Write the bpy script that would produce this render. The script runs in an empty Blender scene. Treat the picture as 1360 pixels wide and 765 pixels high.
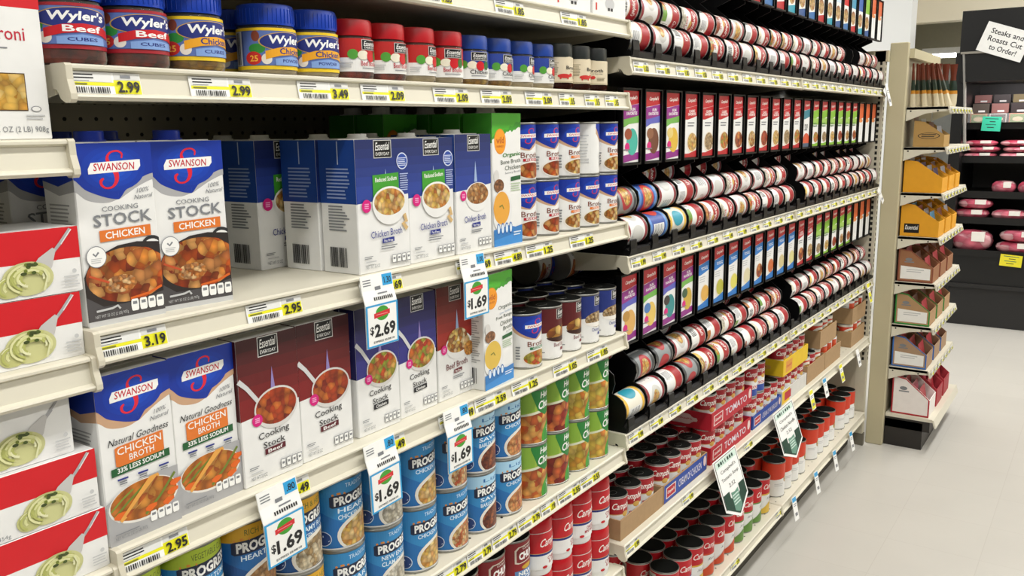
import bpy, bmesh, math, random
from mathutils import Matrix, Vector
random.seed(11)
PI = math.pi
sc = bpy.context.scene
col = sc.collection

# ---------------------------------------------------------------- camera
CAM = Vector((-0.47523, -0.8795, 1.515)); YAW, PITCH, ROLL, FPX = math.radians(34.944), math.radians(10.568), math.radians(-0.787), 1146.5
cf = Vector((math.cos(YAW)*math.cos(PITCH), math.sin(YAW)*math.cos(PITCH), -math.sin(PITCH)))
_r = Vector((math.sin(YAW), -math.cos(YAW), 0)); _u = _r.cross(cf)
cr = math.cos(ROLL)*_r + math.sin(ROLL)*_u; cu = -math.sin(ROLL)*_r + math.cos(ROLL)*_u
cd = bpy.data.cameras.new('camera'); cam = bpy.data.objects.new('camera', cd); col.objects.link(cam)
cam.matrix_world = Matrix(((cr.x, cu.x, -cf.x, CAM.x), (cr.y, cu.y, -cf.y, CAM.y), (cr.z, cu.z, -cf.z, CAM.z), (0, 0, 0, 1)))
cd.sensor_width = 36; cd.lens = FPX/1360*36; cd.clip_start = .05
sc.camera = cam
def xat(px, Y, z):
    """X of the point at depth Y and height z that the photo shows in pixel column px"""
    n = cr - (px-680)/FPX*cf
    return CAM.x - ((Y-CAM.y)*n.y + (z-CAM.z)*n.z)/n.x

# ---------------------------------------------------------------- light
sc.view_settings.view_transform = 'Standard'; sc.view_settings.look = 'None'
sc.view_settings.gamma = 1; sc.view_settings.use_curve_mapping = False
sc.view_settings.exposure = -0.1
w = bpy.data.worlds.new('store_air'); sc.world = w; w.use_nodes = True
w.node_tree.nodes['Background'].inputs[0].default_value = (1, .98, .95, 1)
w.node_tree.nodes['Background'].inputs[1].default_value = .10
LAMPS = [(x, y) for y in (-1.15, -3.6, 2.1) for x in (-1.3, 1.3, 3.9, 6.2)]  # last row, over the unseen next aisle, added to brighten column and wall
for x, y in LAMPS:
    l = bpy.data.lights.new('tube_light', 'AREA'); l.shape = 'RECTANGLE'; l.size = 2.3; l.size_y = .3
    l.energy = 48; l.color = (1, .985, .955)
    o = bpy.data.objects.new('tube_light', l); col.objects.link(o); o.location = (x, y, 3.40)

# ---------------------------------------------------------------- materials
def lin(h):
    h = h.lstrip('#'); r = []
    for i in (0, 2, 4):
        c = int(h[i:i+2], 16)/255; r.append(c/12.92 if c <= .04045 else ((c+.055)/1.055)**2.4)
    return (*r, 1)
_mats = {}
def M(c, rough=.45, metal=0, var=.06, scale=35, bump=0, emit=0, coat=0):
    k = (c, rough, metal, var, scale, bump, emit, coat)
    if k in _mats: return _mats[k]
    m = bpy.data.materials.new('mat_%03d' % len(_mats)); m.use_nodes = True
    nt = m.node_tree; b = nt.nodes['Principled BSDF']
    b.inputs['Roughness'].default_value = rough; b.inputs['Metallic'].default_value = metal
    if coat: b.inputs['Coat Weight'].default_value = coat; b.inputs['Coat Roughness'].default_value = .15
    tc = nt.nodes.new('ShaderNodeTexCoord'); nz = nt.nodes.new('ShaderNodeTexNoise'); nz.inputs['Scale'].default_value = scale
    nt.links.new(tc.outputs['Object'], nz.inputs['Vector'])
    mr = nt.nodes.new('ShaderNodeMapRange'); mr.inputs['To Min'].default_value = 1-var; mr.inputs['To Max'].default_value = 1+var
    nt.links.new(nz.outputs['Fac'], mr.inputs['Value'])
    mx = nt.nodes.new('ShaderNodeMix'); mx.data_type = 'RGBA'; mx.blend_type = 'MULTIPLY'; mx.inputs[0].default_value = 1
    mx.inputs[6].default_value = lin(c); nt.links.new(mr.outputs[0], mx.inputs[7]); nt.links.new(mx.outputs[2], b.inputs['Base Color'])
    if bump:
        bp = nt.nodes.new('ShaderNodeBump'); bp.inputs['Strength'].default_value = bump; bp.inputs['Distance'].default_value = .002
        nt.links.new(nz.outputs['Fac'], bp.inputs['Height']); nt.links.new(bp.outputs[0], b.inputs['Normal'])
    if emit:
        b.inputs['Emission Color'].default_value = lin(c); b.inputs['Emission Strength'].default_value = emit
    _mats[k] = m; return m
def FOOD(cols, scale=130, rough=.4):
    """printed picture of food: lumps of a few colours"""
    k = ('food', tuple(cols), scale)
    if k in _mats: return _mats[k]
    m = bpy.data.materials.new('food_print_%03d' % len(_mats)); m.use_nodes = True
    nt = m.node_tree; b = nt.nodes['Principled BSDF']; b.inputs['Roughness'].default_value = rough
    tc = nt.nodes.new('ShaderNodeTexCoord')
    nz = nt.nodes.new('ShaderNodeTexNoise'); nz.inputs['Scale'].default_value = scale*.8; nt.links.new(tc.outputs['Object'], nz.inputs['Vector'])
    ad = nt.nodes.new('ShaderNodeMix'); ad.data_type = 'RGBA'; ad.blend_type = 'LINEAR_LIGHT'; ad.inputs[0].default_value = .0035
    nt.links.new(tc.outputs['Object'], ad.inputs[6]); nt.links.new(nz.outputs['Color'], ad.inputs[7])
    vo = nt.nodes.new('ShaderNodeTexVoronoi'); vo.inputs['Scale'].default_value = scale; nt.links.new(ad.outputs[2], vo.inputs['Vector'])
    sp = nt.nodes.new('ShaderNodeSeparateColor'); nt.links.new(vo.outputs['Color'], sp.inputs[0])
    cr_ = nt.nodes.new('ShaderNodeValToRGB'); nt.links.new(sp.outputs[0], cr_.inputs[0])
    e = cr_.color_ramp.elements; n = len(cols)
    while len(e) < n: e.new(.5)
    for i, c in enumerate(cols): e[i].position = i/max(1, n-1); e[i].color = lin(c)
    mr = nt.nodes.new('ShaderNodeMapRange'); mr.inputs['From Max'].default_value = .8; mr.inputs['To Min'].default_value = 1.15; mr.inputs['To Max'].default_value = .45
    nt.links.new(vo.outputs['Distance'], mr.inputs['Value'])
    mx = nt.nodes.new('ShaderNodeMix'); mx.data_type = 'RGBA'; mx.blend_type = 'MULTIPLY'; mx.inputs[0].default_value = 1
    nt.links.new(cr_.outputs[0], mx.inputs[6]); nt.links.new(mr.outputs[0], mx.inputs[7]); nt.links.new(mx.outputs[2], b.inputs['Base Color'])
    _mats[k] = m; return m
def CLEAR(c, alpha=.8, rough=.08):
    k = ('clear', c, alpha)
    if k in _mats: return _mats[k]
    m = bpy.data.materials.new('clear_plastic_%03d' % len(_mats)); m.use_nodes = True; nt = m.node_tree
    b = nt.nodes['Principled BSDF']; b.inputs['Base Color'].default_value = lin(c); b.inputs['Roughness'].default_value = rough
    t = nt.nodes.new('ShaderNodeBsdfTransparent'); x = nt.nodes.new('ShaderNodeMixShader')
    fr = nt.nodes.new('ShaderNodeFresnel'); fr.inputs[0].default_value = 1.45
    ma = nt.nodes.new('ShaderNodeMath'); ma.operation = 'ADD'; ma.use_clamp = True; ma.inputs[1].default_value = 1-alpha-.04
    nt.links.new(fr.outputs[0], ma.inputs[0]); nt.links.new(ma.outputs[0], x.inputs[0])
    nt.links.new(t.outputs[0], x.inputs[1]); nt.links.new(b.outputs[0], x.inputs[2])
    nt.links.new(x.outputs[0], nt.nodes['Material Output'].inputs[0]); _mats[k] = m; return m

WHITE = M('#e9e9e6'); PAPER = M('#f2f2ee', .6); BLACK = M('#0b0b0c', .35); INK = M('#1a1a1c', .5); GREYINK = M('#7d8084', .5)
SHELF = M('#d8d3c1', .42, 0, .03, 6); SHELFD = M('#cec8b4', .45, 0, .04, 6); YELLOW = M('#e6e21c', .5)
METAL = M('#95958f', .34, .85, .05); LID_REFL = M('#101110', .6, 0, .08); LID_REFL.node_tree.nodes['Principled BSDF'].inputs['Specular IOR Level'].default_value = .08; RED = M('#c4101c'); BLUE = M('#09309a'); NAVY = M('#1b2c86')  # lids: dark shelf reflection painted into the base colour of the metal
PLASTIC = M('#060607', .45, 0, .1); PLASTIC.node_tree.nodes['Principled BSDF'].inputs['Specular IOR Level'].default_value = .25; CARD = M('#a98a64', .8, 0, .1, 60); GREEN = M('#3f9a2c'); ORANGE = M('#dd762b')
LGREY = M('#c3c4c4', .5); SILVERP = M('#a9a9aa', .5); TAN = M('#c69f7e', .5); PINK = M('#d3137a'); DKGREEN = M('#1d5b30')

# ---------------------------------------------------------------- mesh helpers
class MB:
    def __init__(s): s.v, s.f, s.m, s.mats, s.sm = [], [], [], [], []
    def mi(s, mat):
        if mat not in s.mats: s.mats.append(mat)
        return s.mats.index(mat)
    def add(s, vs, fs, mat, smooth=False):
        o = len(s.v); i = s.mi(mat); s.v += [tuple(p) for p in vs]
        for f in fs: s.f.append(tuple(o+k for k in f)); s.m.append(i); s.sm.append(smooth)
        return s
    def box(s, x0, y0, z0, x1, y1, z1, mat):
        vs = [(x, y, z) for z in (z0, z1) for y in (y0, y1) for x in (x0, x1)]
        return s.add(vs, [(0, 2, 3, 1), (4, 5, 7, 6), (0, 1, 5, 4), (2, 6, 7, 3), (0, 4, 6, 2), (1, 3, 7, 5)], mat)
    def cbox(s, x0, y0, z0, x1, y1, z1, b, mat):
        """box with chamfered vertical edges and top/bottom rims"""
        def ring(i, z): return [(x0+b+i, y0+i, z), (x1-b-i, y0+i, z), (x1-i, y0+b+i, z), (x1-i, y1-b-i, z), (x1-b-i, y1-i, z), (x0+b+i, y1-i, z), (x0+i, y1-b-i, z), (x0+i, y0+b+i, z)]
        vs = ring(b, z0)+ring(0, z0+b)+ring(0, z1-b)+ring(b, z1); fs = [tuple(range(7, -1, -1)), tuple(range(24, 32))]
        for k in range(3):
            for i in range(8): j = (i+1) % 8; fs.append((k*8+i, k*8+j, k*8+8+j, k*8+8+i))
        return s.add(vs, fs, mat)
    def prism(s, outline, a, b, mat, axis='X'):
        """outline of (p, q) swept along axis from a to b; axis X: (y, z); Y: (x, z); Z: (x, y)"""
        n = len(outline)
        def P(p, q, t): return {'X': (t, p, q), 'Y': (p, t, q), 'Z': (p, q, t)}[axis]
        vs = [P(p, q, a) for p, q in outline]+[P(p, q, b) for p, q in outline]
        fs = [tuple(range(n-1, -1, -1)), tuple(range(n, 2*n))]+[(i, (i+1) % n, n+(i+1) % n, n+i) for i in range(n)]
        return s.add(vs, fs, mat)
    def lathe(s, prof, mat, n=24, smooth=True, c=(0, 0, 0), top=True):
        vs = []; fs = []
        for r, z in prof:
            for i in range(n):
                a = 2*PI*i/n; vs.append((c[0]+r*math.cos(a), c[1]+r*math.sin(a), c[2]+z))
        for k in range(len(prof)-1):
            for i in range(n): j = (i+1) % n; fs.append((k*n+i, k*n+j, k*n+n+j, k*n+n+i))
        if prof[0][0] > 1e-5: fs.append(tuple(range(n-1, -1, -1)))
        if top and prof[-1][0] > 1e-5: fs.append(tuple((len(prof)-1)*n+i for i in range(n)))
        return s.add(vs, fs, mat, smooth)
    def tube(s, pts, r, mat, n=6):
        pts = [Vector(p) for p in pts]; vs = []; fs = []
        for i, p in enumerate(pts):
            t = (pts[min(i+1, len(pts)-1)]-pts[max(i-1, 0)]).normalized()
            a = t.cross(Vector((0, 0, 1)) if abs(t.z) < .9 else Vector((1, 0, 0))).normalized(); b = t.cross(a)
            for k in range(n): q = p+r*(math.cos(2*PI*k/n)*a+math.sin(2*PI*k/n)*b); vs.append(q)
        for i in range(len(pts)-1):
            for k in range(n): j = (k+1) % n; fs.append((i*n+k, i*n+j, i*n+n+j, i*n+n+k))
        fs += [tuple(range(n-1, -1, -1)), tuple((len(pts)-1)*n+k for k in range(n))]
        return s.add(vs, fs, mat, True)
    def mesh(s, name):
        me = bpy.data.meshes.new(name); me.from_pydata(s.v, [], s.f)
        for m in s.mats: me.materials.append(m)
        me.polygons.foreach_set('material_index', s.m); me.polygons.foreach_set('use_smooth', s.sm)
        if any(s.sm):
            try: me.set_sharp_from_angle(angle=math.radians(40))
            except Exception: pass
        me.update(); return me

_txt = {}
def text_geo(t, bold=0, shear=0, cuts=0):
    """outline letters filled with triangles, scaled to the unit box"""
    k = (t, bold, shear, cuts)
    if k in _txt: return _txt[k]
    c = bpy.data.curves.new('t', 'FONT'); c.body = t; c.size = 1; c.resolution_u = 2; c.offset = bold; c.shear = shear; c.align_x = 'CENTER'
    c.space_line = .85
    o = bpy.data.objects.new('t', c); me = bpy.data.meshes.new_from_object(o)
    bm = bmesh.new(); bm.from_mesh(me); bmesh.ops.triangulate(bm, faces=bm.faces[:])
    xs = [v.co.x for v in bm.verts]; ys = [v.co.y for v in bm.verts]; x0, x1, y0, y1 = min(xs), max(xs), min(ys), max(ys)
    for v in bm.verts: v.co = ((v.co.x-x0)/(x1-x0), (v.co.y-y0)/(y1-y0), 0)
    for i in range(1, cuts): bmesh.ops.bisect_plane(bm, geom=bm.verts[:]+bm.edges[:]+bm.faces[:], plane_co=(i/cuts, 0, 0), plane_no=(1, 0, 0))
    bm.verts.index_update()
    r = ([tuple(v.co[:2]) for v in bm.verts], [tuple(v.index for v in f.verts) for f in bm.faces])
    bm.free(); bpy.data.objects.remove(o); bpy.data.curves.remove(c); bpy.data.meshes.remove(me)
    _txt[k] = r; return r
class PR:
    """flat print: every shape lies a hair above the one before. mapf(u, v, off) -> point; step = longest flat run in u"""
    def __init__(s, mapf, step=None, uscale=1.0): s.mb = MB(); s.mapf = mapf; s.k = 0; s.step = step; s.us = uscale
    def off(s): s.k += 1; return .00015+s.k*.00006
    def st(s, us, lo, hi, mat):
        o = s.off(); vs = []; fs = []
        if s.step:
            U, L, H = [us[0]], [lo[0]], [hi[0]]
            for i in range(len(us)-1):
                n = max(1, math.ceil((us[i+1]-us[i])/s.step))
                for j in range(1, n+1):
                    t = j/n; U.append(us[i]*(1-t)+us[i+1]*t); L.append(lo[i]*(1-t)+lo[i+1]*t); H.append(hi[i]*(1-t)+hi[i+1]*t)
            us, lo, hi = U, L, H
        for u, a, b in zip(us, lo, hi): vs += [s.mapf(u, a, o), s.mapf(u, b, o)]
        for i in range(len(us)-1): fs.append((2*i, 2*i+2, 2*i+3, 2*i+1))
        s.mb.add(vs, fs, mat); return s
    def sm(s, us, lo, hi, mat, k=4):
        """st() with rounded curves between the given points"""
        def cr_(a, i, t):
            n = len(a); p0, p1, p2, p3 = a[max(i-1, 0)], a[i], a[i+1], a[min(i+2, n-1)]
            return .5*((2*p1)+(p2-p0)*t+(2*p0-5*p1+4*p2-p3)*t*t+(3*p1-p0-3*p2+p3)*t**3)
        U, L, H = [], [], []
        for i in range(len(us)-1):
            for j in range(k): t = j/k; U.append(us[i]+(us[i+1]-us[i])*t); L.append(cr_(lo, i, t)); H.append(cr_(hi, i, t))
        return s.st(U+[us[-1]], L+[lo[-1]], H+[hi[-1]], mat)
    def grad(s, u0, v0, u1, v1, c0, c1, n=6):
        """printed colour running from c0 (bottom) to c1 (top)"""
        a = [int(c0[i:i+2], 16) for i in (1, 3, 5)]; b = [int(c1[i:i+2], 16) for i in (1, 3, 5)]; h = (v1-v0)/n
        for i in range(n):
            t = i/(n-1); s.rect(u0, v0+h*i, u1, v0+h*(i+1)+.0005, M('#%02x%02x%02x' % tuple(round(x+(y-x)*t) for x, y in zip(a, b))))
        return s
    def rect(s, u0, v0, u1, v1, mat, sk=0): return s.st([u0, u1], [v0, v0+sk], [v1, v1+sk], mat)
    def ell(s, cu_, cv, ru, rv, mat, n=14, lo=-9, hi=9, ul=-9, uh=9, top=1, bot=1):
        us, a, b = [], [], []
        for i in range(n+1):
            t = -math.cos(PI*i/n); u = min(max(cu_+ru*t, ul), uh); t = (u-cu_)/ru; h = rv*math.sqrt(max(0, 1-t*t))
            if us and u <= us[-1]+1e-6: continue
            us.append(u); a.append(max(lo, min(hi, cv-h*bot))); b.append(max(lo, min(hi, cv+h*top)))
        return s.st(us, a, b, mat)
    def txt(s, t, u0, v0, u1, v1, mat, bold=0, shear=0, sk=0):
        cuts = max(1, math.ceil((u1-u0)/s.step*.9)) if s.step else 0
        V, F = text_geo(t, bold, shear, cuts); o = s.off()
        s.mb.add([s.mapf(u0+(u1-u0)*x, v0+(v1-v0)*y+sk*x, o) for x, y in V], F, mat); return s
    def stroke(s, pts, wd, mat, asp=1.0):
        """pen line; wd in v units, asp = v units per u unit"""
        o = s.off(); vs = []; fs = []
        for i, (u, v) in enumerate(pts):
            a = pts[max(i-1, 0)]; b = pts[min(i+1, len(pts)-1)]; du, dv = (b[0]-a[0])/asp, b[1]-a[1]; L = math.hypot(du, dv) or 1
            ww = wd[i] if isinstance(wd, (list, tuple)) else wd; nu, nv = -dv/L*ww/2*asp, du/L*ww/2
            vs += [s.mapf(u+nu, v+nv, o), s.mapf(u-nu, v-nv, o)]
        for i in range(len(pts)-1): fs.append((2*i, 2*i+1, 2*i+3, 2*i+2))
        s.mb.add(vs, fs, mat); return s
    def lines(s, u0, v0, u1, v1, n, mat, rag=.2, seed=1):
        """body copy too small to read"""
        R = random.Random(seed); h = (v1-v0)/n
        for i in range(n): s.rect(u0, v1-h*(i+.72), u1-(u1-u0)*R.random()*rag, v1-h*(i+.28), mat)
        return s
    def bars(s, u0, v0, u1, v1, n, mat, seed=1):
        R = random.Random(seed); st = (u1-u0)/n
        for i in range(n): s.rect(u0+st*i, v0, u0+st*(i+.3+.45*R.random()), v1, mat)
        return s
    def done(s, name): return s.mb.mesh(name)
def flat(w_, h_, y, x=0, z=0):                 # panel facing -Y
    return lambda u, v, o: (x+(u-.5)*w_, y-o, z+v*h_)
def flatL(d_, h_, x, y0=0):                    # panel facing -X, u runs from back to front
    return lambda u, v, o: (x-o, y0+(.5-u)*d_, v*h_)
def flatT(w_, d_, z):                          # panel facing up
    return lambda u, v, o: ((u-.5)*w_, (v-.5)*d_, z+o)
def cyl(R, h_, z=0):                           # can wall; u 0..1 is the front half turn
    return lambda u, v, o: ((R+o)*math.sin((u-.5)*PI), -(R+o)*math.cos((u-.5)*PI), z+v*h_)

# ---------------------------------------------------------------- objects
def link(name, me, parent=None):
    o = bpy.data.objects.new(name, me); col.objects.link(o)
    if parent: o.parent = parent
    return o
def tag(o, label, cat=None, group=None, kind=None):
    if label: o['label'] = label
    if cat: o['category'] = cat
    if group: o['group'] = group
    if kind: o['kind'] = kind
    return o
class Kind:
    """a kind of thing: parts = [(name, mesh, index of the part it belongs to or None)]"""
    def __init__(s, name, cat, parts): s.name, s.cat, s.parts = name, cat, parts
    def put(s, loc, label, group=None, rot=(0, 0, 0), scale=1, skip=()):
        r = link(s.name, None); r.empty_display_size = .02; r.location = loc; r.rotation_euler = rot
        if scale != 1: r.scale = (scale,)*3 if not isinstance(scale, tuple) else scale
        tag(r, label, s.cat, group); made = []
        for p in s.parts:
            if p[0] in skip: made.append(None); continue
            made.append(link(p[0], p[1], r if p[2] is None else made[p[2]]))
            if len(p) > 3 and p[3]: made[-1]['label'] = p[3]
            if len(p) > 4: made[-1]['kind'] = p[4]
        return r
def single(name, me, loc, label, cat, group=None, rot=(0, 0, 0)):
    o = link(name, me); o.location = loc; o.rotation_euler = rot; return tag(o, label, cat, group)
ORD = ['first', 'second', 'third', 'fourth', 'fifth', 'sixth', 'seventh', 'eighth', 'ninth', 'tenth', 'eleventh', 'twelfth', 'thirteenth', 'fourteenth', 'fifteenth', 'sixteenth', 'seventeenth', 'eighteenth', 'nineteenth', 'twentieth', 'twenty-first', 'twenty-second', 'twenty-third', 'twenty-fourth', 'twenty-fifth']

# ================================================================ the setting
def struct(name, mb, label=None):
    o = link(name, mb.mesh(name)); o['kind'] = 'structure'
    if label: o['label'] = label
    return o
def floor_mat():
    m = bpy.data.materials.new('vinyl_floor'); m.use_nodes = True; nt = m.node_tree; b = nt.nodes['Principled BSDF']
    b.inputs['Roughness'].default_value = .33
    tc = nt.nodes.new('ShaderNodeTexCoord'); br = nt.nodes.new('ShaderNodeTexBrick'); br.offset = 0
    for i, v in ((4, 1), (5, .004), (6, 0), (8, .305), (9, .305)): br.inputs[i].default_value = v
    br.inputs['Color1'].default_value = lin('#c8c5bd'); br.inputs['Color2'].default_value = lin('#c5c2ba'); br.inputs['Mortar'].default_value = lin('#bebab2')
    br.inputs['Scale'].default_value = 1; br.inputs['Mortar Size'].default_value = .0012; br.inputs['Brick Width'].default_value = .305; br.inputs['Row Height'].default_value = .305
    nt.links.new(tc.outputs['Object'], br.inputs['Vector'])
    nz = nt.nodes.new('ShaderNodeTexNoise'); nz.inputs['Scale'].default_value = 3; nz.inputs['Detail'].default_value = 8; nt.links.new(tc.outputs['Object'], nz.inputs['Vector'])
    mr = nt.nodes.new('ShaderNodeMapRange'); mr.inputs['To Min'].default_value = .93; mr.inputs['To Max'].default_value = 1.05; nt.links.new(nz.outputs[0], mr.inputs['Value'])
    mx = nt.nodes.new('ShaderNodeMix'); mx.data_type = 'RGBA'; mx.blend_type = 'MULTIPLY'; mx.inputs[0].default_value = 1
    nt.links.new(br.outputs[0], mx.inputs[6]); nt.links.new(mr.outputs[0], mx.inputs[7]); nt.links.new(mx.outputs[2], b.inputs['Base Color'])
    return m
struct('floor', MB().box(-4, -6, -.05, 9.5, 3, 0, floor_mat()), 'pale beige vinyl floor of the aisle')
struct('ceiling', MB().box(-4, -6, 3.6, 9.5, 3, 3.65, M('#e6e3da', .8)))
CREAM = M('#efe6cf', .7, 0, .02, 2); WALLW = M('#eef0ef', .7, 0, .02, 2)
# back wall of the store with an opening into a lit back room
WX = 7.7
mb = MB()
for y0, z0, y1, z1 in ((-6, 0, 3, 1.5), (-6, 2.33, 3, 3.6), (-6, 1.5, -.2, 2.33), (.70, 1.5, 3, 2.33)): mb.box(WX, y0, z0, WX+.15, y1, z1, CREAM)
struct('wall_back', mb, 'cream back wall with an opening above the meat counter')
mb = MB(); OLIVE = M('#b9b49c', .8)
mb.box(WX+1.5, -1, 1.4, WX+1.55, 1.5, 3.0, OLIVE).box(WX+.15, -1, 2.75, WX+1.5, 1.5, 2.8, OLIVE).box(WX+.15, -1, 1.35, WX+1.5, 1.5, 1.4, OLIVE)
struct('wall_backroom', mb, 'shaded wall of the room behind the opening')
struct('wall_partition', MB().box(WX-.25, .10, 0, WX-.2, .62, 1.93, M('#c2c6c5', .6)), 'light grey partition panel left of the meat counter')
struct('wall_column', MB().box(6.9, .52, 0, 7.1, 1.6, 3.6, WALLW), 'white wall column behind the end of the aisle')
mb = MB(); mb.box(0, 0, 0, .06, 1.2, .05, WHITE)
k = Kind('tube_lamp', 'lamp', [('housing', mb.mesh('housing'), None), ('tube', MB().tube([(.03, .03, -.015), (.03, 1.17, -.015)], .02, M('#ffffff', .4, emit=14), 10).mesh('tube'), None),
    ('end_cap', MB().box(.005, 0, -.05, .055, .03, .0, M('#8a8a86')).mesh('end_cap'), None)])
k.put((WX+.45, -.55, 2.10), 'glowing fluorescent tube lamp in the opening above the meat counter')
k = Kind('ceiling_lamp', 'lamp', [('housing', MB().box(-1.2, -.17, 0, 1.2, .17, .12, WHITE).mesh('housing'), None), ('diffuser', MB().box(-1.17, -.15, -.01, 1.17, .15, 0, M('#f6f4ee', .5)).mesh('diffuser'), None)])
for i, (x, y) in enumerate(LAMPS): k.put((x, y, 3.48), 'long white ceiling lamp, %s over the %s aisle' % (ORD[i % 4], ('soup', 'right hand', 'unseen left hand')[i//4]), 'ceiling lamps over the aisle')

# ---------------------------------------------------------------- gondola shelving
SEC = 1.22
LIPP = [(.02, 0), (-.004, 0), (-.007, -.002), (-.007, -.0045), (-.001, -.007), (-.005, -.029), (-.011, -.031), (-.012, -.033), (-.009, -.0365), (.004, -.0365), (.004, -.006), (.02, -.006)]
HOLE = M('#17150f', .9)
_shelf = {}
def shelf_parts(w_, depth, holes):
    k_ = (w_, depth, holes)
    if k_ in _shelf: return _shelf[k_]
    P = [('panel', MB().box(.002, .02, -.025, w_-.002, depth, 0, SHELF).mesh('panel'), None),
         ('price_channel', MB().prism(LIPP, 0, w_, SHELF).mesh('price_channel'), None)]
    cap = [(.02, .0005), (-.006, .0005), (-.0085, -.002), (-.009, -.016), (-.0135, -.030), (-.0135, -.0355), (-.009, -.039), (-.002, -.039), (.006, -.035), (.012, -.026), (.02, -.024)]
    P.append(('end_cap', MB().prism(cap, -.001, .006, SHELFD).mesh('end_cap'), None)); P.append(('end_cap', MB().prism(cap, w_-.006, w_+.001, SHELFD).mesh('end_cap'), None))
    br = [(.02, -.001), (depth, -.001), (depth, -.06), (depth-.03, -.06), (.16, -.045), (.05, -.035), (.02, -.03)]
    P.append(('bracket', MB().prism(br, .001, .004, SHELFD).mesh('bracket'), None)); P.append(('bracket', MB().prism(br, w_-.004, w_-.001, SHELFD).mesh('bracket'), None))
    if holes:
        mb = MB(); n = int(w_/.05)
        for r in range(2):
            for i in range(n):
                x = .02+i*.05+r*.025; y = .022+r*.03
                mb.add([(x+.003*math.cos(a*PI/3), y+.003*math.sin(a*PI/3), .0004) for a in range(6)], [tuple(range(6))], HOLE)
        P.append(('perforations', mb.mesh('perforations'), 0, None, 'stuff'))
    _shelf[k_] = P; return P
def shelf(x0, x1, z, label, depth=.43, holes=True):
    k_ = Kind('shelf', 'shelf', shelf_parts(round(x1-x0, 3), depth, holes))
    return k_.put((x0, 0, z), label, 'gondola shelves')
ZT, ZA, ZB, ZC, ZD, ZE = 1.733, 1.584, 1.307, 1.057, .783, .488
Z1, Z2, Z3, Z4, Z5 = 1.659, 1.229, .814, .538, .170
PZ = (1.509, 1.282, 1.040)
for z, t in ((ZT, 'beige shelf of white soup mix boxes, topmost of the broth section'), (ZA, 'beige shelf holding the bouillon jars'), (ZB, 'beige shelf holding cooking stock cartons with an empty gap'),
             (ZC, 'beige shelf under the dark red and purple stock cartons'), (ZD, 'beige shelf holding light blue and green stacked soup cans'), (ZE, 'beige shelf holding red soup cups, lowest of the broth section')):
    shelf(0, SEC, z, t, holes=z < .8)
for z, t in zip((Z1, Z2, Z3, Z4, Z5), ('top dispenser shelf', 'middle dispenser shelf', 'lowest dispenser shelf', 'shelf of cardboard can trays', 'floor level shelf of tall cans')):
    shelf(SEC, 2*SEC, z, 'beige %s, part next to the broth section' % t, holes=z < .6)
    shelf(2*SEC, 3*SEC, z, 'beige %s, far part at the aisle end' % t, holes=z < .6)
for z, t in zip(PZ, ('beige shelf under the tall macaroni box', 'beige shelf under two lying red spaghetti boxes', 'beige shelf under three stacked pasta boxes')): shelf(-.6, 0, z, t, holes=False)
BACKP = M('#8f8875', .7, 0, .04, 4); UPR = M('#b9b29c', .5)
def frame(x0, x1, top, label, holes=None):  # shelving furniture kept as structure: base and back panel, no building wall
    b = struct('gondola_base', MB().box(x0, .08, 0, x1, .45, .10, M('#5d584b', .7)))
    link('kick_plate', MB().box(x0, .06, 0, x1, .08, .12, M('#4a463c', .7)).mesh('kick_plate'), b)
    wl = struct('gondola_back', MB().box(x0, .455, .1, x1, .47, top, BACKP), label)
    link('upright', MB().box(x0-.012, .435, .1, x0+.012, .4545, top, UPR).mesh('upright'), wl)
    mb = MB()
    for zz in holes or ():
        n = int((x1-x0)/.0254)
        for i in range(n):
            x = x0+.0254*(i+.5); mb.add([(x+.0035*math.cos(a*PI/3), .4545, zz+.0035*math.sin(a*PI/3)) for a in range(6)], [tuple(range(6))], HOLE)
    if holes: link('peg_holes', mb.mesh('peg_holes'), wl)['kind'] = 'stuff'
frame(-.6, 0, 2.2, 'gondola frame behind the pasta shelves', [1.36+.0254*i for i in range(6)])
frame(0, SEC, 2.2, 'pegboard gondola frame behind the broth cartons', [1.46+.0254*i for i in range(5)]+[1.62+.0254*i for i in range(4)])
frame(SEC, 2*SEC, 1.9, 'gondola frame behind the can dispensers next to the broth section')
frame(2*SEC, 3*SEC, 1.82, 'gondola frame behind the can dispensers at the aisle end')
# end panel with slotted post
POST = M('#c0b797', .5, 0, .03, 4)
P = [('side_panel', MB().box(3.668, .045, .1, 3.684, .44, 1.80, M('#b5ad98', .55)).mesh('side_panel'), None),
     ('slotted_post', MB().box(3.668, .0, .06, 3.70, .045, 1.82, M('#c4bda8', .45)).mesh('slotted_post'), None),
     ('top_bar', MB().box(3.668, -.01, 1.775, 3.70, .44, 1.822, POST).mesh('top_bar'), None),
     ('foot', MB().box(3.672, -.005, 0, 3.696, .05, .06, M('#6d685a', .6)).mesh('foot'), None)]
mb = MB()
for i in range(56): z = .42+i*.0254*.96; mb.box(3.6672, .012, z, 3.669, .022, z+.014, HOLE); mb.box(3.680, -.0008, z, 3.688, .001, z+.014, HOLE)
P.append(('slots', mb.mesh('slots'), 1, None, 'stuff'))
Kind('end_upright', 'shelving', P).put((0, 0, 0), 'slotted beige upright and side panel closing the soup run')

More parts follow.
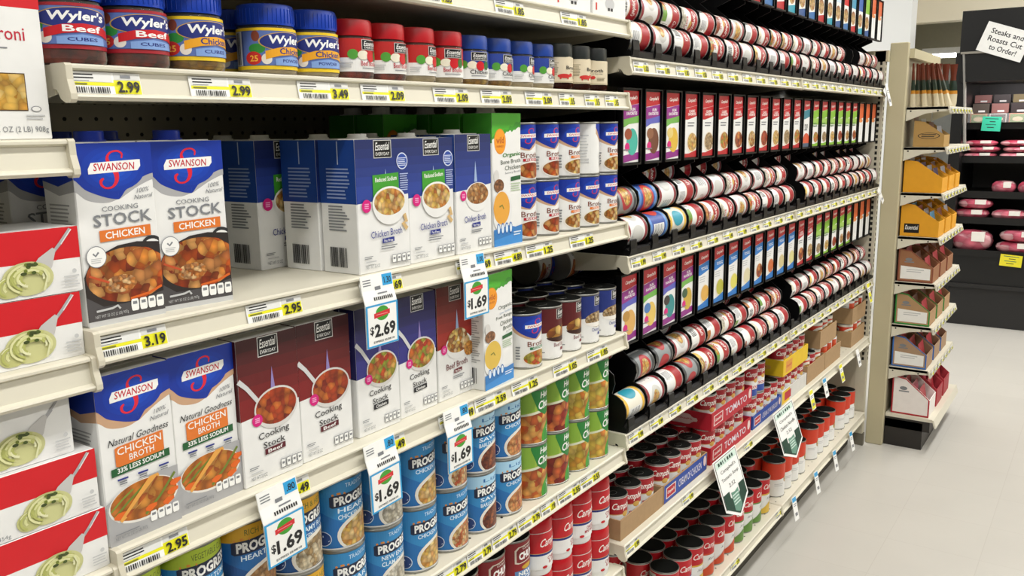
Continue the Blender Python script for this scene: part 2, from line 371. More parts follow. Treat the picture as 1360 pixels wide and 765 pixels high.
# ================================================================ goods of the broth section
F_STEW = FOOD(['#8c2e12', '#c2571c', '#d98b3c', '#7a2410', '#e3a860', '#a8401a'], 95)
F_CHICK = FOOD(['#c4541a', '#e08a34', '#efb25a', '#a8421a', '#d96f22'], 90)
F_SOUP = FOOD(['#d9a640', '#e8c56a', '#c77a2a', '#efd998', '#b9601f'], 120)
F_NOOD = FOOD(['#cfa43c', '#e6c97c', '#8a4a1c', '#b5701f', '#f0ddb0'], 130)
F_BEAN = FOOD(['#9c2c10', '#c24a1a', '#7c1c0c', '#d8762c'], 100)
F_VEG = FOOD(['#c23a1a', '#d98a2a', '#7c9a2c', '#e0b25a', '#b02414'], 115)
F_CLAM = FOOD(['#d8d2bd', '#b9b09a', '#e9e4d4', '#8f8570'], 150)
F_PASTA = FOOD(['#d9a23a', '#e8bd5c', '#c98a24', '#efd080'], 110)
F_SPAG = FOOD(['#d6d79a', '#c2c878', '#e2e2b4', '#8f9a4c', '#b5bb68'], 130)
F_HERB = FOOD(['#4a5a24', '#7a8038', '#c9c88a'], 260)
F_MIX = FOOD(['#b89a6a', '#8f6a3c', '#d9c094', '#6e4a26'], 190)

def s_logo(p, cu_, v0, v1, wu, mat):
    """the big red S drawn with a pen"""
    pts = []
    for t, (x, y) in enumerate([(.95, .80), (.98, .92), (.80, 1.0), (.52, .97), (.36, .84), (.40, .68), (.58, .52), (.68, .36), (.66, .18), (.48, .03), (.22, .0), (.04, .08), (.02, .2), (.14, .27)]):
        pts.append((cu_+(x-.5)*wu, v0+(v1-v0)*y))
    h = (v1-v0); ws = [.04, .06, .05, .05, .08, .12, .15, .15, .11, .06, .05, .07, .09, .05]; Q, W = [], []
    for i in range(len(pts)-1):
        a, b, c, d = pts[max(i-1, 0)], pts[i], pts[i+1], pts[min(i+2, len(pts)-1)]
        for j in range(4):
            t = j/4; Q.append(tuple(.5*(2*b[k]+(c[k]-a[k])*t+(2*a[k]-5*b[k]+4*c[k]-d[k])*t*t+(3*b[k]-a[k]-3*c[k]+d[k])*t**3) for k in (0, 1))); W.append((ws[i]+(ws[i+1]-ws[i])*t)*h)
    p.stroke(Q+[pts[-1]], W+[ws[-1]*h], mat, p.asp)
def swan_badge(p, sw):
    us = [0, .12, .25, .4, .53, .62, .75, .88, 1]
    top = [1]*9
    p.sm(us[:5], [.745, .70, .68, .675, .69], top[:5], sw); p.sm(us[4:], [.69, .712, .745, .772, .79], top[4:], sw)
    p.sm(us[:5], [.81, .755, .725, .70, .69], top[:5], BLUE); p.sm(us[4:], [.69, .735, .78, .81, .825], top[4:], BLUE)
    for q, c_ in ((1, '#0a36a2'), (.8, '#0c3cac'), (.6, '#0e44b6'), (.4, '#124cc0')): p.ell(.5, .86, .40*q, .125*q, M(c_), 16, .72, .99)
    s_logo(p, .47, .755, .955, .30, M('#d81f36'))
    p.st([.18, .22, .80, .84], [.835, .835, .845, .868], [.862, .895, .905, .905], PAPER)
    p.txt('SWANSON', .245, .85, .765, .892, M('#c01530'), .012, .12)
def tabs(p, u0, v0, u1, v1, fill, n=4):
    st = (u1-u0)/n
    for i in range(n): p.ell(u0+st*(i+.5), (v0+v1)/2, st*.45, (v1-v0)*.62, fill, 8, v0, v1, top=1.6, bot=1.6); p.rect(u0+st*(i+.25), v0+(v1-v0)*.55, u0+st*(i+.75), v0+(v1-v0)*.8, GREYINK)
def print_flat(w_, h_, d_, fn, name='printed_front', **kw):
    p = PR(flat(w_, h_, -d_/2)); p.asp = h_/w_; p.rect(.012, .006, .988, .994, WHITE); fn(p, **kw); return p.done(name)
def carton_body(w_, d_, h_, mat=WHITE, band=None):
    mb = MB().cbox(-w_/2, -d_/2, 0, w_/2, d_/2, h_, .0012, mat)
    mb.box(-w_/2+.001, -.004, h_-.001, w_/2-.001, .004, h_+.0012, mat)
    if band:                                     # coloured upper wrap on the other three sides
        c, v = band; e = .0002; z = h_*v
        for q in (((-w_/2-e, d_/2-.001, z), (-w_/2-e, -d_/2+.001, z), (-w_/2-e, -d_/2+.001, h_-.001), (-w_/2-e, d_/2-.001, h_-.001)),
                  ((w_/2+e, -d_/2+.001, z), (w_/2+e, d_/2-.001, z), (w_/2+e, d_/2-.001, h_-.001), (w_/2+e, -d_/2+.001, h_-.001))): mb.add(q, [(0, 1, 2, 3)], c)
        mb.add([(-w_/2+.002, -d_/2+.002, h_+e), (w_/2-.002, -d_/2+.002, h_+e), (w_/2-.002, d_/2-.002, h_+e), (-w_/2+.002, d_/2-.002, h_+e)], [(0, 1, 2, 3)], WHITE)
    return mb.mesh('body')
def cap_mesh(mat, y, h_, r=.0155, hh=.013):
    mb = MB().lathe([(r+.002, h_+.0012), (r+.002, h_+.003), (r, h_+.003), (r, h_+hh-.001), (r-.001, h_+hh), (0, h_+hh)], mat, 16)
    for v_ in range(len(mb.v)): a = mb.v[v_]; mb.v[v_] = (a[0], a[1]+y, a[2])
    return mb.mesh('cap')
CW, CD, CH = .092, .062, .197
def stock_front(p):
    swan_badge(p, SILVERP)
    p.txt('100%', .76, .716, .93, .742, GREYINK, 0, .3, .01); p.txt('Natural', .72, .682, .97, .706, GREYINK, 0, .3, .01)
    p.txt('COOKING', .30, .628, .76, .655, GREYINK, .005, 0, .006); p.txt('STOCK', .18, .545, .93, .612, GREYINK, .017, 0, .012)
    p.rect(.24, .462, .90, .525, ORANGE, .01); p.txt('CHICKEN', .31, .476, .82, .515, PAPER, .015, 0, .008)
    p.ell(.9, .415, .14, .055, M('#2a2a2c'), 10, uh=1); p.ell(.9, .41, .11, .04, WHITE, 10, uh=1)
    p.st([0, .1, .25, .45, .7, 1], [.03]*6, [.28, .36, .40, .435, .445, .43], M('#2b2422'))
    p.ell(.56, .265, .54, .155, F_STEW, 18, ul=0, uh=1); p.ell(.74, .35, .2, .06, F_CHICK, 10, uh=1); p.ell(.45, .22, .2, .05, FOOD(['#e0a05c', '#c97834', '#8c4a1e', '#f0c890'], 220), 10)
    p.stroke([(.06, .285), (.2, .255), (.3, .235)], .012, M('#c4502a'), p.asp); p.stroke([(.55, .125), (.8, .14), (.98, .17)], .014, M('#d96420'), p.asp)
    p.st([0, .2, .6, 1], [.03]*4, [.17, .105, .105, .14], M('#4d4a4b')); p.rect(0, 0, 1, .03, LGREY)
    p.ell(.17, .385, .125, .06, GREYINK, 14); p.ell(.17, .385, .117, .056, PAPER, 14); p.stroke([(.13, .405), (.16, .39), (.2, .41)], .01, GREYINK, p.asp); p.lines(.1, .35, .24, .38, 3, LGREY)
    tabs(p, .54, .052, .99, .12, PAPER); p.txt('NET WT 32 OZ (2 LB) 907g', .08, .04, .50, .062, LGREY, 0, 0, .004); p.stroke([(.1, .085), (.3, .09), (.37, .1), (.4, .08)], .012, LGREY, p.asp)
def broth_front(p):
    swan_badge(p, TAN)
    p.txt('100%', .74, .70, .92, .726, GREYINK, 0, .3, .012); p.txt('Natural', .68, .664, .95, .69, GREYINK, 0, .3, .012)
    p.txt('Natural Goodness', .10, .585, .93, .625, INK, 0, .35, .014)
    p.st([.18, .22, .80, .84], [.462, .455, .462, .472], [.568, .575, .59, .59], ORANGE); p.txt('CHICKEN', .21, .522, .81, .566, PAPER, .005, 0, .012); p.txt('BROTH', .36, .475, .70, .513, PAPER, .005, 0, .008)
    p.rect(.11, .405, .91, .452, DKGREEN, .018); p.txt('33% LESS SODIUM', .19, .418, .83, .448, PAPER, .02, 0, .014)
    for u in (.18, .45, .74): p.rect(u, .375, u+.14, .385, NAVY); p.rect(u+.02, .36, u+.12, .367, GREYINK); p.rect(u+.02, .348, u+.12, .355, GREYINK)
    p.st([0, .3, .6, 1], [.03]*4, [.26, .33, .35, .35], SILVERP); p.st([.0, .4, 1], [.0, .0, .0], [.06, .075, .14], SILVERP)
    p.ell(.5, .215, .48, .125, M('#e6e2da'), 18, ul=0, uh=1); p.ell(.5, .22, .46, .115, FOOD(['#c9701f', '#dd8a2c', '#b95a1a', '#e39a3c'], 90), 18, ul=.02, uh=1)
    p.stroke([(.08, .17), (.3, .24), (.55, .31)], .014, M('#6d7f2c'), p.asp); p.stroke([(.5, .12), (.72, .2), (.95, .31)], .016, M('#6d7f2c'), p.asp); p.stroke([(.05, .21), (.2, .26), (.36, .3)], .012, M('#7f8f34'), p.asp)
    for u, v in ((.58, .15), (.9, .2), (.83, .15), (.16, .17), (.95, .25)): p.st([u-.08, u-.02, u+.08], [v-.01, v-.025, v], [v+.005, v+.02, v+.018], M('#e0661c'))
    p.stroke([(.16, .135), (.4, .22), (.62, .32), (.72, .335)], [.02, .055, .05, .02], M('#e3a24a'), p.asp); p.stroke([(.24, .15), (.48, .235), (.7, .325)], [.012, .03, .012], F_CHICK, p.asp)
    tabs(p, .55, .062, .97, .125, PAPER); p.txt('NET WT 32 OZ (2 LB) 907g', .07, .028, .50, .05, GREYINK, 0, 0, .006); p.lines(.07, .06, .4, .072, 1, GREYINK)
def swan_side(p, sw):
    p.st([0, .5, 1], [.76, .72, .745], [1]*3, sw); p.st([0, .5, 1], [.80, .77, .81], [1]*3, BLUE); p.lines(.15, .26, .85, .68, 20, M('#a4a4a2'), .3, 3); p.bars(.3, .08, .7, .2, 14, INK)
def swan_kind(fn, sw):
    pl = PR(flatL(CD, CH, -CW/2)); pl.rect(.02, .006, .98, .994, WHITE); swan_side(pl, sw)
    return Kind('broth_carton', 'carton', [('body', carton_body(CW, CD, CH, WHITE), None), ('printed_front', print_flat(CW, CH, CD, fn), 0), ('printed_side', pl.done('printed_side'), 0), ('cap', cap_mesh(M('#0e2f9e', .35), .012, CH), None, 'blue screw cap')])
K_STOCK = swan_kind(stock_front, SILVERP); K_BROTH = swan_kind(broth_front, TAN)
G = 'blue and white chicken stock cartons'
for i, (px, pb) in enumerate(((118, 219), (224, 312))):
    x = (xat(px, .018, ZB)+xat(pb, .018, ZB))/2
    for r in range(4):
        lab = ('blue and white chicken stock carton with orange strip, %s of the front pair' % ('left', 'right')[i]) if r == 0 else 'blue and white stock carton in %s row behind the front pair, %s column' % (ORD[r], ('left', 'right')[i])
        K_STOCK.put((x-(0, .022, .03, .03)[r], (.018, .112, .205, .29)[r]+CD/2+(.004 if i else 0), ZB), lab, G, (0, 0, (.0, -.10)[i] if r == 0 else random.uniform(-.03, .03)))
G = 'less sodium chicken broth cartons'
for i, (px, pb) in enumerate(((150, 236), (243, 326))):
    x = (xat(px, .008, ZC)+xat(pb, .008, ZC))/2
    for r in range(3):
        lab = ('blue white chicken broth carton with green sodium band, %s of the pair' % ('left', 'right')[i]) if r == 0 else 'blue white broth carton in %s row behind the sodium band pair, %s column' % (ORD[r], ('left', 'right')[i])
        K_BROTH.put((x, .008+CD/2+r*.07+i*.006, ZC), lab, G, (0, 0, .02 if r == 0 else 0), skip=('cap',))

# ---- store brand cartons
def ess_logo(p, u0, v0, u1, v1):
    p.rect(u0, v0, u1, v1, M('#c8c8c4')); p.rect(u0+.012, v0+.006, u1-.012, v1-.006, BLACK)
    p.txt('Essential', u0+(u1-u0)*.1, v0+(v1-v0)*.42, u0+(u1-u0)*.9, v0+(v1-v0)*.86, PAPER, .01, .25, .004); p.txt('EVERYDAY', u0+(u1-u0)*.12, v0+(v1-v0)*.14, u0+(u1-u0)*.88, v0+(v1-v0)*.32, PAPER, .0)
def steam(p, u, v0, v1, c):
    p.st([u-.05, u-.01, u+.03], [v0, v0, v0], [v0+.01, v1, v0+.02], c)
def bowl(p, cu_, cv, ru, rv, food):
    p.ell(cu_, cv, ru, rv, WHITE, 16, top=1, bot=1.35); p.ell(cu_, cv+rv*.05, ru*.9, rv*.82, food, 16)
def pan(p, cu_, cv, ru, rv, food):
    p.stroke([(cu_-ru*.8, cv+rv*.5), (cu_-ru*1.25, cv+rv*1.3), (.0, cv+rv*1.75)], [.03, .03, .035], M('#cfcfcf'), p.asp)
    p.ell(cu_, cv, ru, rv, M('#d6d3cf'), 16, bot=1.12); p.ell(cu_, cv, ru*.93, rv*.9, food, 16)
def pinkdot(p, u, v, r=.085):
    p.ell(u, v, r, r/p.asp, PINK, 12); [p.rect(u-r*.45, v+k_*r*.3/p.asp-.004, u+r*.45, v+k_*r*.3/p.asp+.004, M('#f0a0cc')) for k_ in (-1, 0, 1)]
def ess_front(p, c, c2, title, sub, subc, pic, food, small=False, edge=.54):
    p.st([0, .3, .7, 1], [edge-.01, edge, edge+.02, edge+.035], [edge+.06]*4, M(c2)); p.grad(0, edge+.05, 1, 1, c2, c)
    lh = .1 if small else .13
    ess_logo(p, .34, .99-lh, .68, .995)
    steam(p, .56, .6, .78, M('#8f7fb8') if pic == 'pan' else M('#9db4d8'))
    if pic == 'green':
        p.rect(.30, .56, .80, .735, GREEN, .01); p.txt('Reduced Sodium', .35, .68, .76, .715, PAPER, .015, 0, .008)
        p.ell(.88, .83, .11, .065, M('#cfd8ee'), 14); p.ell(.88, .83, .095, .056, M('#2a4aa0'), 14); p.lines(.80, .79, .96, .86, 5, M('#cfd8ee')); p.lines(.82, .60, .99, .74, 8, M('#aebbe0'))
        bowl(p, .60, .52, .33, .125, F_SOUP); p.stroke([(.88, .42), (.92, .36), (.85, .35), (.93, .3)], .035, M('#d2b078'), p.asp); pinkdot(p, .16, .51)
    elif pic == 'bowl':
        bowl(p, .60, .49, .34, .105, food); p.ell(.6, .52, .26, .07, food, 12)
        pinkdot(p, .2, .49)
    elif pic == 'bowl2':
        bowl(p, .58, .47, .36, .10, food); p.ell(.56, .52, .28, .09, food, 12); p.ell(.88, .40, .15, .065, FOOD(['#c9822c', '#e0a04c', '#b06a20'], 200), 12, uh=1); pinkdot(p, .17, .45)
    else:
        pan(p, .59, .50, .37, .135, food); pinkdot(p, .26, .44)
    if pic == 'pan':
        p.txt('Cooking', .26, .285, .78, .345, INK, .004, 0, .012); p.txt('Stock', .33, .232, .70, .275, INK, .004, 0, .01); p.rect(.35, .185, .70, .225, subc, .008); p.txt(sub, .40, .193, .65, .218, PAPER, .012, 0, .006)
    else:
        p.txt(title, .22, .262, .82, .315, subc, .003, 0, .01); p.rect(.43, .215, .66, .25, subc, .005); p.txt('Fat Free', .46, .222, .63, .242, PAPER, .01); p.lines(.40, .165, .72, .2, 2, GREYINK)
    p.lines(.08, .11, .24, .135, 2, GREYINK); p.txt('NET WT 32 OZ', .1, .04, .36, .065, GREYINK); p.lines(.1, .08, .3, .1, 1, LGREY)
    for i in range(4): p.rect(.6+i*.095, .05, .68+i*.095, .115, GREYINK); p.rect(.607+i*.095, .055, .673+i*.095, .11, PAPER); p.rect(.62+i*.095, .078, .66+i*.095, .094, GREYINK)
def ess_side(p, c, edge):
    p.rect(0, edge, 1, 1, c); p.rect(.52, .82, .545, .99, M('#b9c4dc')); p.lines(.2, .56, .85, .80, 9, M('#8b9cc8'), .25, 4); p.lines(.22, .32, .8, .52, 9, GREYINK, .4, 6); p.bars(.22, .05, .72, .2, 14, INK, 5)
def ess_kind(w_, d_, h_, c, c2, sidec, *a, **kw):
    pl = PR(flatL(d_, h_, -w_/2)); pl.rect(.02, .006, .98, .994, WHITE); ess_side(pl, sidec, kw.get('edge', .54)-.01)
    return Kind('stock_carton', 'carton', [('body', carton_body(w_, d_, h_, WHITE), None), ('printed_front', print_flat(w_, h_, d_, ess_front, c=c, c2=c2, title=a[0], sub=a[1], subc=a[2], pic=a[3], food=a[4], small=kw.get('small', False), edge=kw.get('edge', .54)), 0), ('printed_side', pl.done('printed_side'), 0),
        ('spout', cap_mesh(M('#e2e2de', .4), .012, h_, .014, .008), None)])
DB, DB2 = '#16255e', '#263f94'; BW, BD, BH = .111, .073, .193
K_RS = ess_kind(BW, BD, BH, DB, DB2, M('#15408f'), 'Chicken Broth', '', NAVY, 'green', F_SOUP)
K_EB = ess_kind(.098, .064, .197, DB, DB2, M('#15408f'), 'Chicken Broth', '', NAVY, 'bowl', FOOD(['#c08a4c', '#9c5c28', '#e0b880', '#7a4018'], 170))
MAR, MAR2 = '#3a0c10', '#7c1618'
K_SB = ess_kind(.098, .064, .197, MAR, MAR2, M('#4a0e12'), 'x', 'Beef', M('#5a1220'), 'pan', F_BEAN, edge=.47)
K_SC = ess_kind(.092, .064, .197, '#1a1848', '#302e80', M('#1e1c54'), 'x', 'Chicken', M('#15151c'), 'pan', F_VEG, edge=.47)
K_BB = ess_kind(.096, .064, .197, '#5a1412', '#9c2418', M('#4a0e12'), 'Beef Broth', '', M('#6a1c24'), 'bowl2', F_NOOD, edge=.47)
zb = ZB
x1 = xat(478, .004, zb)
G = 'blue store brand broth cartons'
K_RS.put((x1+BW/2, .004+BD/2, zb), 'blue broth carton with green reduced sodium square beside the empty shelf gap', G)
K_RS.put((x1+BW/2-.004, .082+BD/2, zb), 'blue broth carton directly behind the one beside the empty gap', G, (0, 0, .03))
K_RS.put((x1+BW/2-.048, .165+BD/2, zb), 'blue broth carton set back in shade showing a pink dot, third row', G, (0, 0, .05))
K_RS.put((x1+BW/2-.055, .246+BD/2, zb), 'blue broth carton deepest in the shade of the shelf', G)
K_RS.put((x1+BW*1.5+.003, .008+BD/2, zb), 'blue reduced sodium broth carton with sale tag below, middle of front row', G)
K_RS.put((x1+BW*1.5+.003, .09+BD/2, zb), 'blue broth carton behind the middle front one', G)
x3 = x1+2*BW+.006
K_EB.put((x3+.049, .006+.032, zb), 'dark blue broth carton with bowl of brown pasta beside green carton', G)
K_EB.put((x3+.049, .08+.032, zb), 'dark blue broth carton hidden behind the brown pasta one', G)
G = 'maroon, purple and red stock cartons'
def colz(px0, px1, K, lab, z, y, n, w_, rot=0):
    x = (xat(px0, y, z)+xat(px1, y, z))/2
    for r in range(n): K.put((x, y+.032+r*.07, z), lab[0] if r == 0 else '%s, in row %s behind' % (lab[1], ('two', 'three', 'four')[r-1]), G, (0, 0, rot if r == 0 else 0))
colz(326, 403, K_SB, ('maroon beef cooking stock carton beside the blue white broth carton', 'maroon stock carton of left maroon column'), ZC, .010, 3, .098)
colz(403, 470, K_SB, ('maroon beef cooking stock carton next to the purple ones', 'maroon stock carton of right maroon column'), ZC, .013, 3, .098)
colz(479, 531, K_SC, ('purple chicken cooking stock carton behind the hanging $2.69 tag', 'purple stock carton of left purple column'), ZC, .018, 3, .092)
colz(532, 582, K_SC, ('purple chicken cooking stock carton beside the red beef broth', 'purple stock carton of right purple column'), ZC, .024, 3, .092)
colz(583, 629, K_BB, ('red and white beef broth carton with noodle bowl', 'red beef broth carton'), ZC, .026, 3, .096)

# ---- green organic cartons
def wild_front(p, lines_, green2, soup):
    us = [i/16 for i in range(17)]; R = random.Random(5)
    p.st(us, [.80+.10*u+R.uniform(-.014, .014) for u in us], [1]*17, GREEN); p.st(us, [.83+.11*u+R.uniform(-.012, .012) for u in us], [1]*17, M('#4db02c'))
    p.ell(.27, .79, .2, .095, M('#e08a1c'), 14); p.ell(.27, .79, .185, .088, M('#ee9a22'), 14); p.txt('wild', .14, .775, .4, .825, M('#b5551a'), .02); p.txt('HARVEST', .15, .745, .39, .762, M('#b5551a'), .01)
    v = .70
    for t, h_, c, bo, u0 in lines_: p.txt(t, u0, v-h_, .97, v, c, bo, 0, .012); v -= h_+.012
    p.rect(.62, v-.04, .97, v-.008, DKGREEN, .01); p.lines(.62, v-.12, .97, v-.05, 4, M('#b5c9a8'))
    p.ell(.12, .53, .09, .05, M('#d5d3cf'), 10); p.ell(.2, .46, .17, .05, FOOD(['#7a4a2c', '#a8744c', '#5a3018'], 180), 10, ul=0)
    p.ell(.3, .27, .34, .17, M('#e4e4e2'), 16, ul=0, top=.9); p.ell(.28, .29, .28, .125, soup, 16, ul=0); p.stroke([(.2, .3), (.3, .31), (.35, .28)], .012, M('#7a7a2c'), p.asp)
    us = [0, .25, .5, .75, 1]; p.st(us, [0]*5, [.13, .135, .15, .13, .14], M('#2f78bb')); p.st([0, .5, 1], [0]*3, [.05, .07, .09], M('#3a8ad0'))
    for i in range(4): p.ell(.16+i*.14, .13, .055, .045, M('#1d5fa8'), 8); p.ell(.16+i*.14, .13, .04, .034, M('#dbe8f4'), 8)
    p.lines(.68, .06, .95, .1, 2, M('#dbe8f4'))
def wild_kind(w_, d_, h_, lines_, soup):
    pl = PR(flatL(d_, h_, -w_/2)); pl.rect(.02, .006, .98, .994, WHITE); pl.rect(0, .78, 1, 1, GREEN); pl.lines(.15, .24, .9, .76, 26, M('#a4a4a2'), .3, 8); pl.bars(.2, .06, .8, .2, 10, INK)
    return Kind('organic_broth_carton', 'carton', [('body', carton_body(w_, d_, h_, WHITE), None), ('printed_front', print_flat(w_, h_, d_, wild_front, lines_=lines_, green2=0, soup=soup), 0), ('printed_side', pl.done('printed_side'), 0),
        ('cap', cap_mesh(M('#eceae4', .35), .014, h_, .016, .014), None, 'white screw cap')])
DG = M('#3c4a3a')
WW, WD, WH = .088, .062, .232
K_W1 = wild_kind(WW, WD, WH, [('Organic', .04, M('#2f7a24'), .02, .35), ('Bone Broth', .032, DG, 0, .28), ('Chicken', .034, DG, 0, .42), ('Savory Broth', .02, GREYINK, 0, .42)], M('#e2a23c'))
K_W2 = wild_kind(.098, .064, .205, [('Organic', .045, DG, .0, .5), ('Low Sodium', .02, M('#9ab0c8'), 0, .55), ('Free Range', .04, DG, 0, .42), ('Chicken', .04, DG, 0, .55), ('Broth', .036, DG, 0, .66), ('32 fl oz', .014, GREYINK, 0, .75)], M('#d9b64c'))
G = 'green and white organic broth cartons'
xw = xat(653, .01, ZB)
for r in range(4): K_W1.put((xw+WW/2+.006, .01+WD/2+r*.07, ZB), 'tall green white organic bone broth carton beside the stacked cans' if r == 0 else 'green organic broth carton with white cap, %s behind the tall front one' % ORD[r-1], G)
for r in range(2): K_W1.put((xw+WW/2-.098, .165+WD/2+r*.07, ZB), 'green organic carton with white cap peeking over the blue cartons, %s' % ('nearer', 'farther')[r], G)
for i, (a, b) in enumerate(((640, 688),)):
    x = (xat(a, .0, ZC)+xat(b, .0, ZC))/2
    for r in range(3): K_W2.put((x, .004+.032+r*.07, ZC), 'green white free range chicken broth carton on the lower carton shelf' if r == 0 else 'green organic carton, %s behind the free range one' % ORD[r-1], G, (0, 0, .07 if r == 0 else 0))

# ================================================================ jars, boxes and cans of the broth section
def xr(px, Y, z, R):
    """centre of a round thing whose right outline shows in pixel column px"""
    x = xat(px, Y, z); th = math.atan2(x-R-CAM.x, Y-CAM.y); return x-R/math.cos(th)
def row(pa, pb, n, y, z, R, hi=1.2265):
    """centres of n touching round things; the first and last show their right outline in pixel columns pa and pb"""
    a, b = xr(pa, y, z, R), xr(pb, y, z, R); b = min(b, hi-R); a = min(a, b-(n-1)*(2*R+.0008))
    return [a+(b-a)*i/max(1, n-1) for i in range(n)]
def spaced(xs, rs):
    """push touching neighbours apart to the left, starting from the right end"""
    for i in range(len(xs)-2, -1, -1): xs[i] = min(xs[i], xs[i+1]-rs[i]-rs[i+1]-.0008)
    return xs
G = 'bouillon jars'
def jar_kind(R, h, capmat, capbump, content, labfn, lab0=.17, lab1=.60, caph=.30, clearc='#d8d0c4'):
    """clear jar: h without cap counted in; lab0..lab1 and cap as shares of h"""
    ch = h*(1-caph)
    gl = MB().lathe([(R*.9, 0), (R*.98, .003), (R, .008), (R, ch*.86), (R*.93, ch*.95), (R*.86, ch)], CLEAR(clearc, .93), 28)
    co = MB().lathe([(R*.86, .002), (R*.975, .006), (R*.975, ch*.72), (R*.9, ch*.74), (0, ch*.74)], content, 24)
    prof = [(R*.90, ch-.002), (R*.97, ch-.002), (R*.975, ch+.002)]
    cp = MB().lathe(prof+[(R*.975, h-.004), (R*.95, h-.001), (R*.9, h), (0, h)], capmat, 40)
    for i in range(40 if capbump else 0):
        a = 2*PI*i/40; x, y = R*.985*math.cos(a), R*.985*math.sin(a); cp.box(x-.0004, y-.0004, ch+.001, x+.0004, y+.0004, h-.006, capmat)
    p = PR(cyl(R+.0003, h*(lab1-lab0), h*lab0), .0035/(PI*R)); p.asp = h*(lab1-lab0)/(PI*R); labfn(p)
    K = Kind('bouillon_jar', 'jar', [('jar', gl.mesh('jar'), None), ('contents', co.mesh('contents'), None), ('cap', cp.mesh('cap'), None), ('label', p.done('label'), 0)]); K.R = R; return K
def wy_label(p, bandc, oval, word, kindw):
    p.rect(-.5, 0, 1.5, 1, M('#3a4f94')); p.rect(-.5, 0, 1.5, .09, bandc); p.rect(-.5, .93, 1.5, 1, bandc)
    p.rect(-.12, .1, .02, .92, M('#c9ccd2')); p.bars(-.1, .12, .0, .9, 5, INK)
    p.st([.05, .3, .6, 1.0], [.1]*4, [.92]*4, M('#5870ae'))
    p.ell(.2, .80, .045, .13, M('#7c3a20'), 8); p.ell(.21, .5, .09, .12, M('#2f8a34'), 10); p.ell(.17, .27, .09, .16, M('#c42a20'), 10); p.txt('25', .13, .19, .22, .34, M('#f0b23c'), .02); p.ell(.31, .25, .055, .13, M('#e6dfd2'), 10)
    p.ell(.58, .67, .35, .24, M('#c9a04c'), 16); p.ell(.58, .67, .335, .225, M('#1c2a78'), 16); p.txt("Wyler's", .34, .56, .84, .83, PAPER, .03, .1)
    p.st([.3, .45, .62, .78, .9], [.24, .33, .37, .33, .24], [.44, .53, .56, .53, .44], oval); p.txt(word, .45, .37, .79, .52, PAPER if word == 'Beef' else M('#1c2a78'), .02)
    p.st([.4, .6, .82], [.1, .1, .1], [.26, .32, .26], M('#7fa0d6')); p.txt(kindw, .48, .17, .74, .25, M('#1c2a78'), .02)
def es_label(p, topc, word):
    p.rect(-.5, 0, 1.5, 1, WHITE); p.rect(-.5, .42, 1.5, 1, topc); p.rect(-.1, .1, .12, .9, M('#d9d9d6')); p.lines(-.08, .15, .1, .85, 9, GREYINK)
    p.rect(.42, .66, .74, .97, M('#c8c8c4')); p.rect(.43, .675, .73, .955, BLACK); p.txt('Essential', .45, .78, .71, .92, PAPER, .01, .25); p.txt('EVERYDAY', .46, .7, .70, .76, PAPER)
    p.ell(.3, .52, .07, .15, M('#4f9a34'), 10); p.ell(.44, .5, .08, .14, M('#e8e2cc'), 10); p.ell(.57, .47, .075, .17, RED, 10); p.ell(.69, .49, .055, .16, M('#2f6e2c'), 10)
    p.txt(word, .40, .18, .74, .33, M('#b01c30') if 'Beef' in word else INK, .01); p.lines(.42, .08, .7, .14, 1, GREYINK); p.lines(.14, .1, .3, .3, 3, LGREY)
def br_label(p, word2):
    p.rect(-.5, 0, 1.5, 1, M('#d9ccb0')); p.st([.3, .5, .7, .9], [.9]*4, [.96, 1.03, .97, 1.0], M('#d9ccb0')); p.lines(.05, .3, .28, .8, 8, M('#8f8468')); p.txt('Broth', .42, .52, .74, .66, INK, .01); p.txt(word2, .52, .42, .72, .48, INK)
    p.ell(.38, .26, .13, .085, M('#c42a26'), 10); p.ell(.53, .3, .045, .07, M('#c42a26'), 8); p.rect(.29, .14, .32, .24, M('#c42a26')); p.rect(.44, .14, .47, .24, M('#c42a26')); p.lines(.6, .15, .8, .3, 3, M('#8f8468'))
    p.rect(-.5, .03, 1.5, .05, M('#a89a78'))
BLUEC, REDC, DARKC = M('#0c3aa8', .35), M('#b3121c', .35), M('#1b211f', .4)
CUBES = FOOD(['#7a1a12', '#a02418', '#5a120c', '#b8402a'], 90); YCUBE = FOOD(['#d9a820', '#c99018', '#e8c450', '#a87414'], 90); POWD = M('#d8c9a4', .7)
YEL = M('#e8c41c'); MAROON = M('#9c1420')
K_WB = jar_kind(.0375, .093, BLUEC, 1, CUBES, lambda p: wy_label(p, M('#a01c28'), RED, 'Beef', 'CUBES'), .17, .66, .27)
K_WC = jar_kind(.0375, .093, BLUEC, 1, YCUBE, lambda p: wy_label(p, YEL, M('#e8a41c'), 'Chicken', 'CUBES'), .13, .66, .27)
K_WP = jar_kind(.0370, .088, BLUEC, 1, POWD, lambda p: wy_label(p, YEL, M('#e8a41c'), 'Chicken', 'POWDER'), .08, .66, .27)
K_RC = jar_kind(.0345, .083, REDC, 0, CUBES, lambda p: es_label(p, M('#b8201c'), 'Beef Bouillon'), .13, .68, .25)
K_RP = jar_kind(.0345, .083, REDC, 0, POWD, lambda p: es_label(p, M('#b8201c'), 'Beef Bouillon'), .13, .68, .25)
K_BC = jar_kind(.0345, .082, M('#1a3f94', .35), 0, YCUBE, lambda p: es_label(p, M('#243f96'), 'Chicken'), .13, .68, .25)
K_BP = jar_kind(.0345, .082, M('#1a3f94', .35), 0, POWD, lambda p: es_label(p, M('#243f96'), 'Chicken'), .13, .68, .25)
K_BR = jar_kind(.0345, .088, DARKC, 0, M('#3a120c', .3), lambda p: br_label(p, '& Seasoning'), .16, .70, .28, '#5a2418')
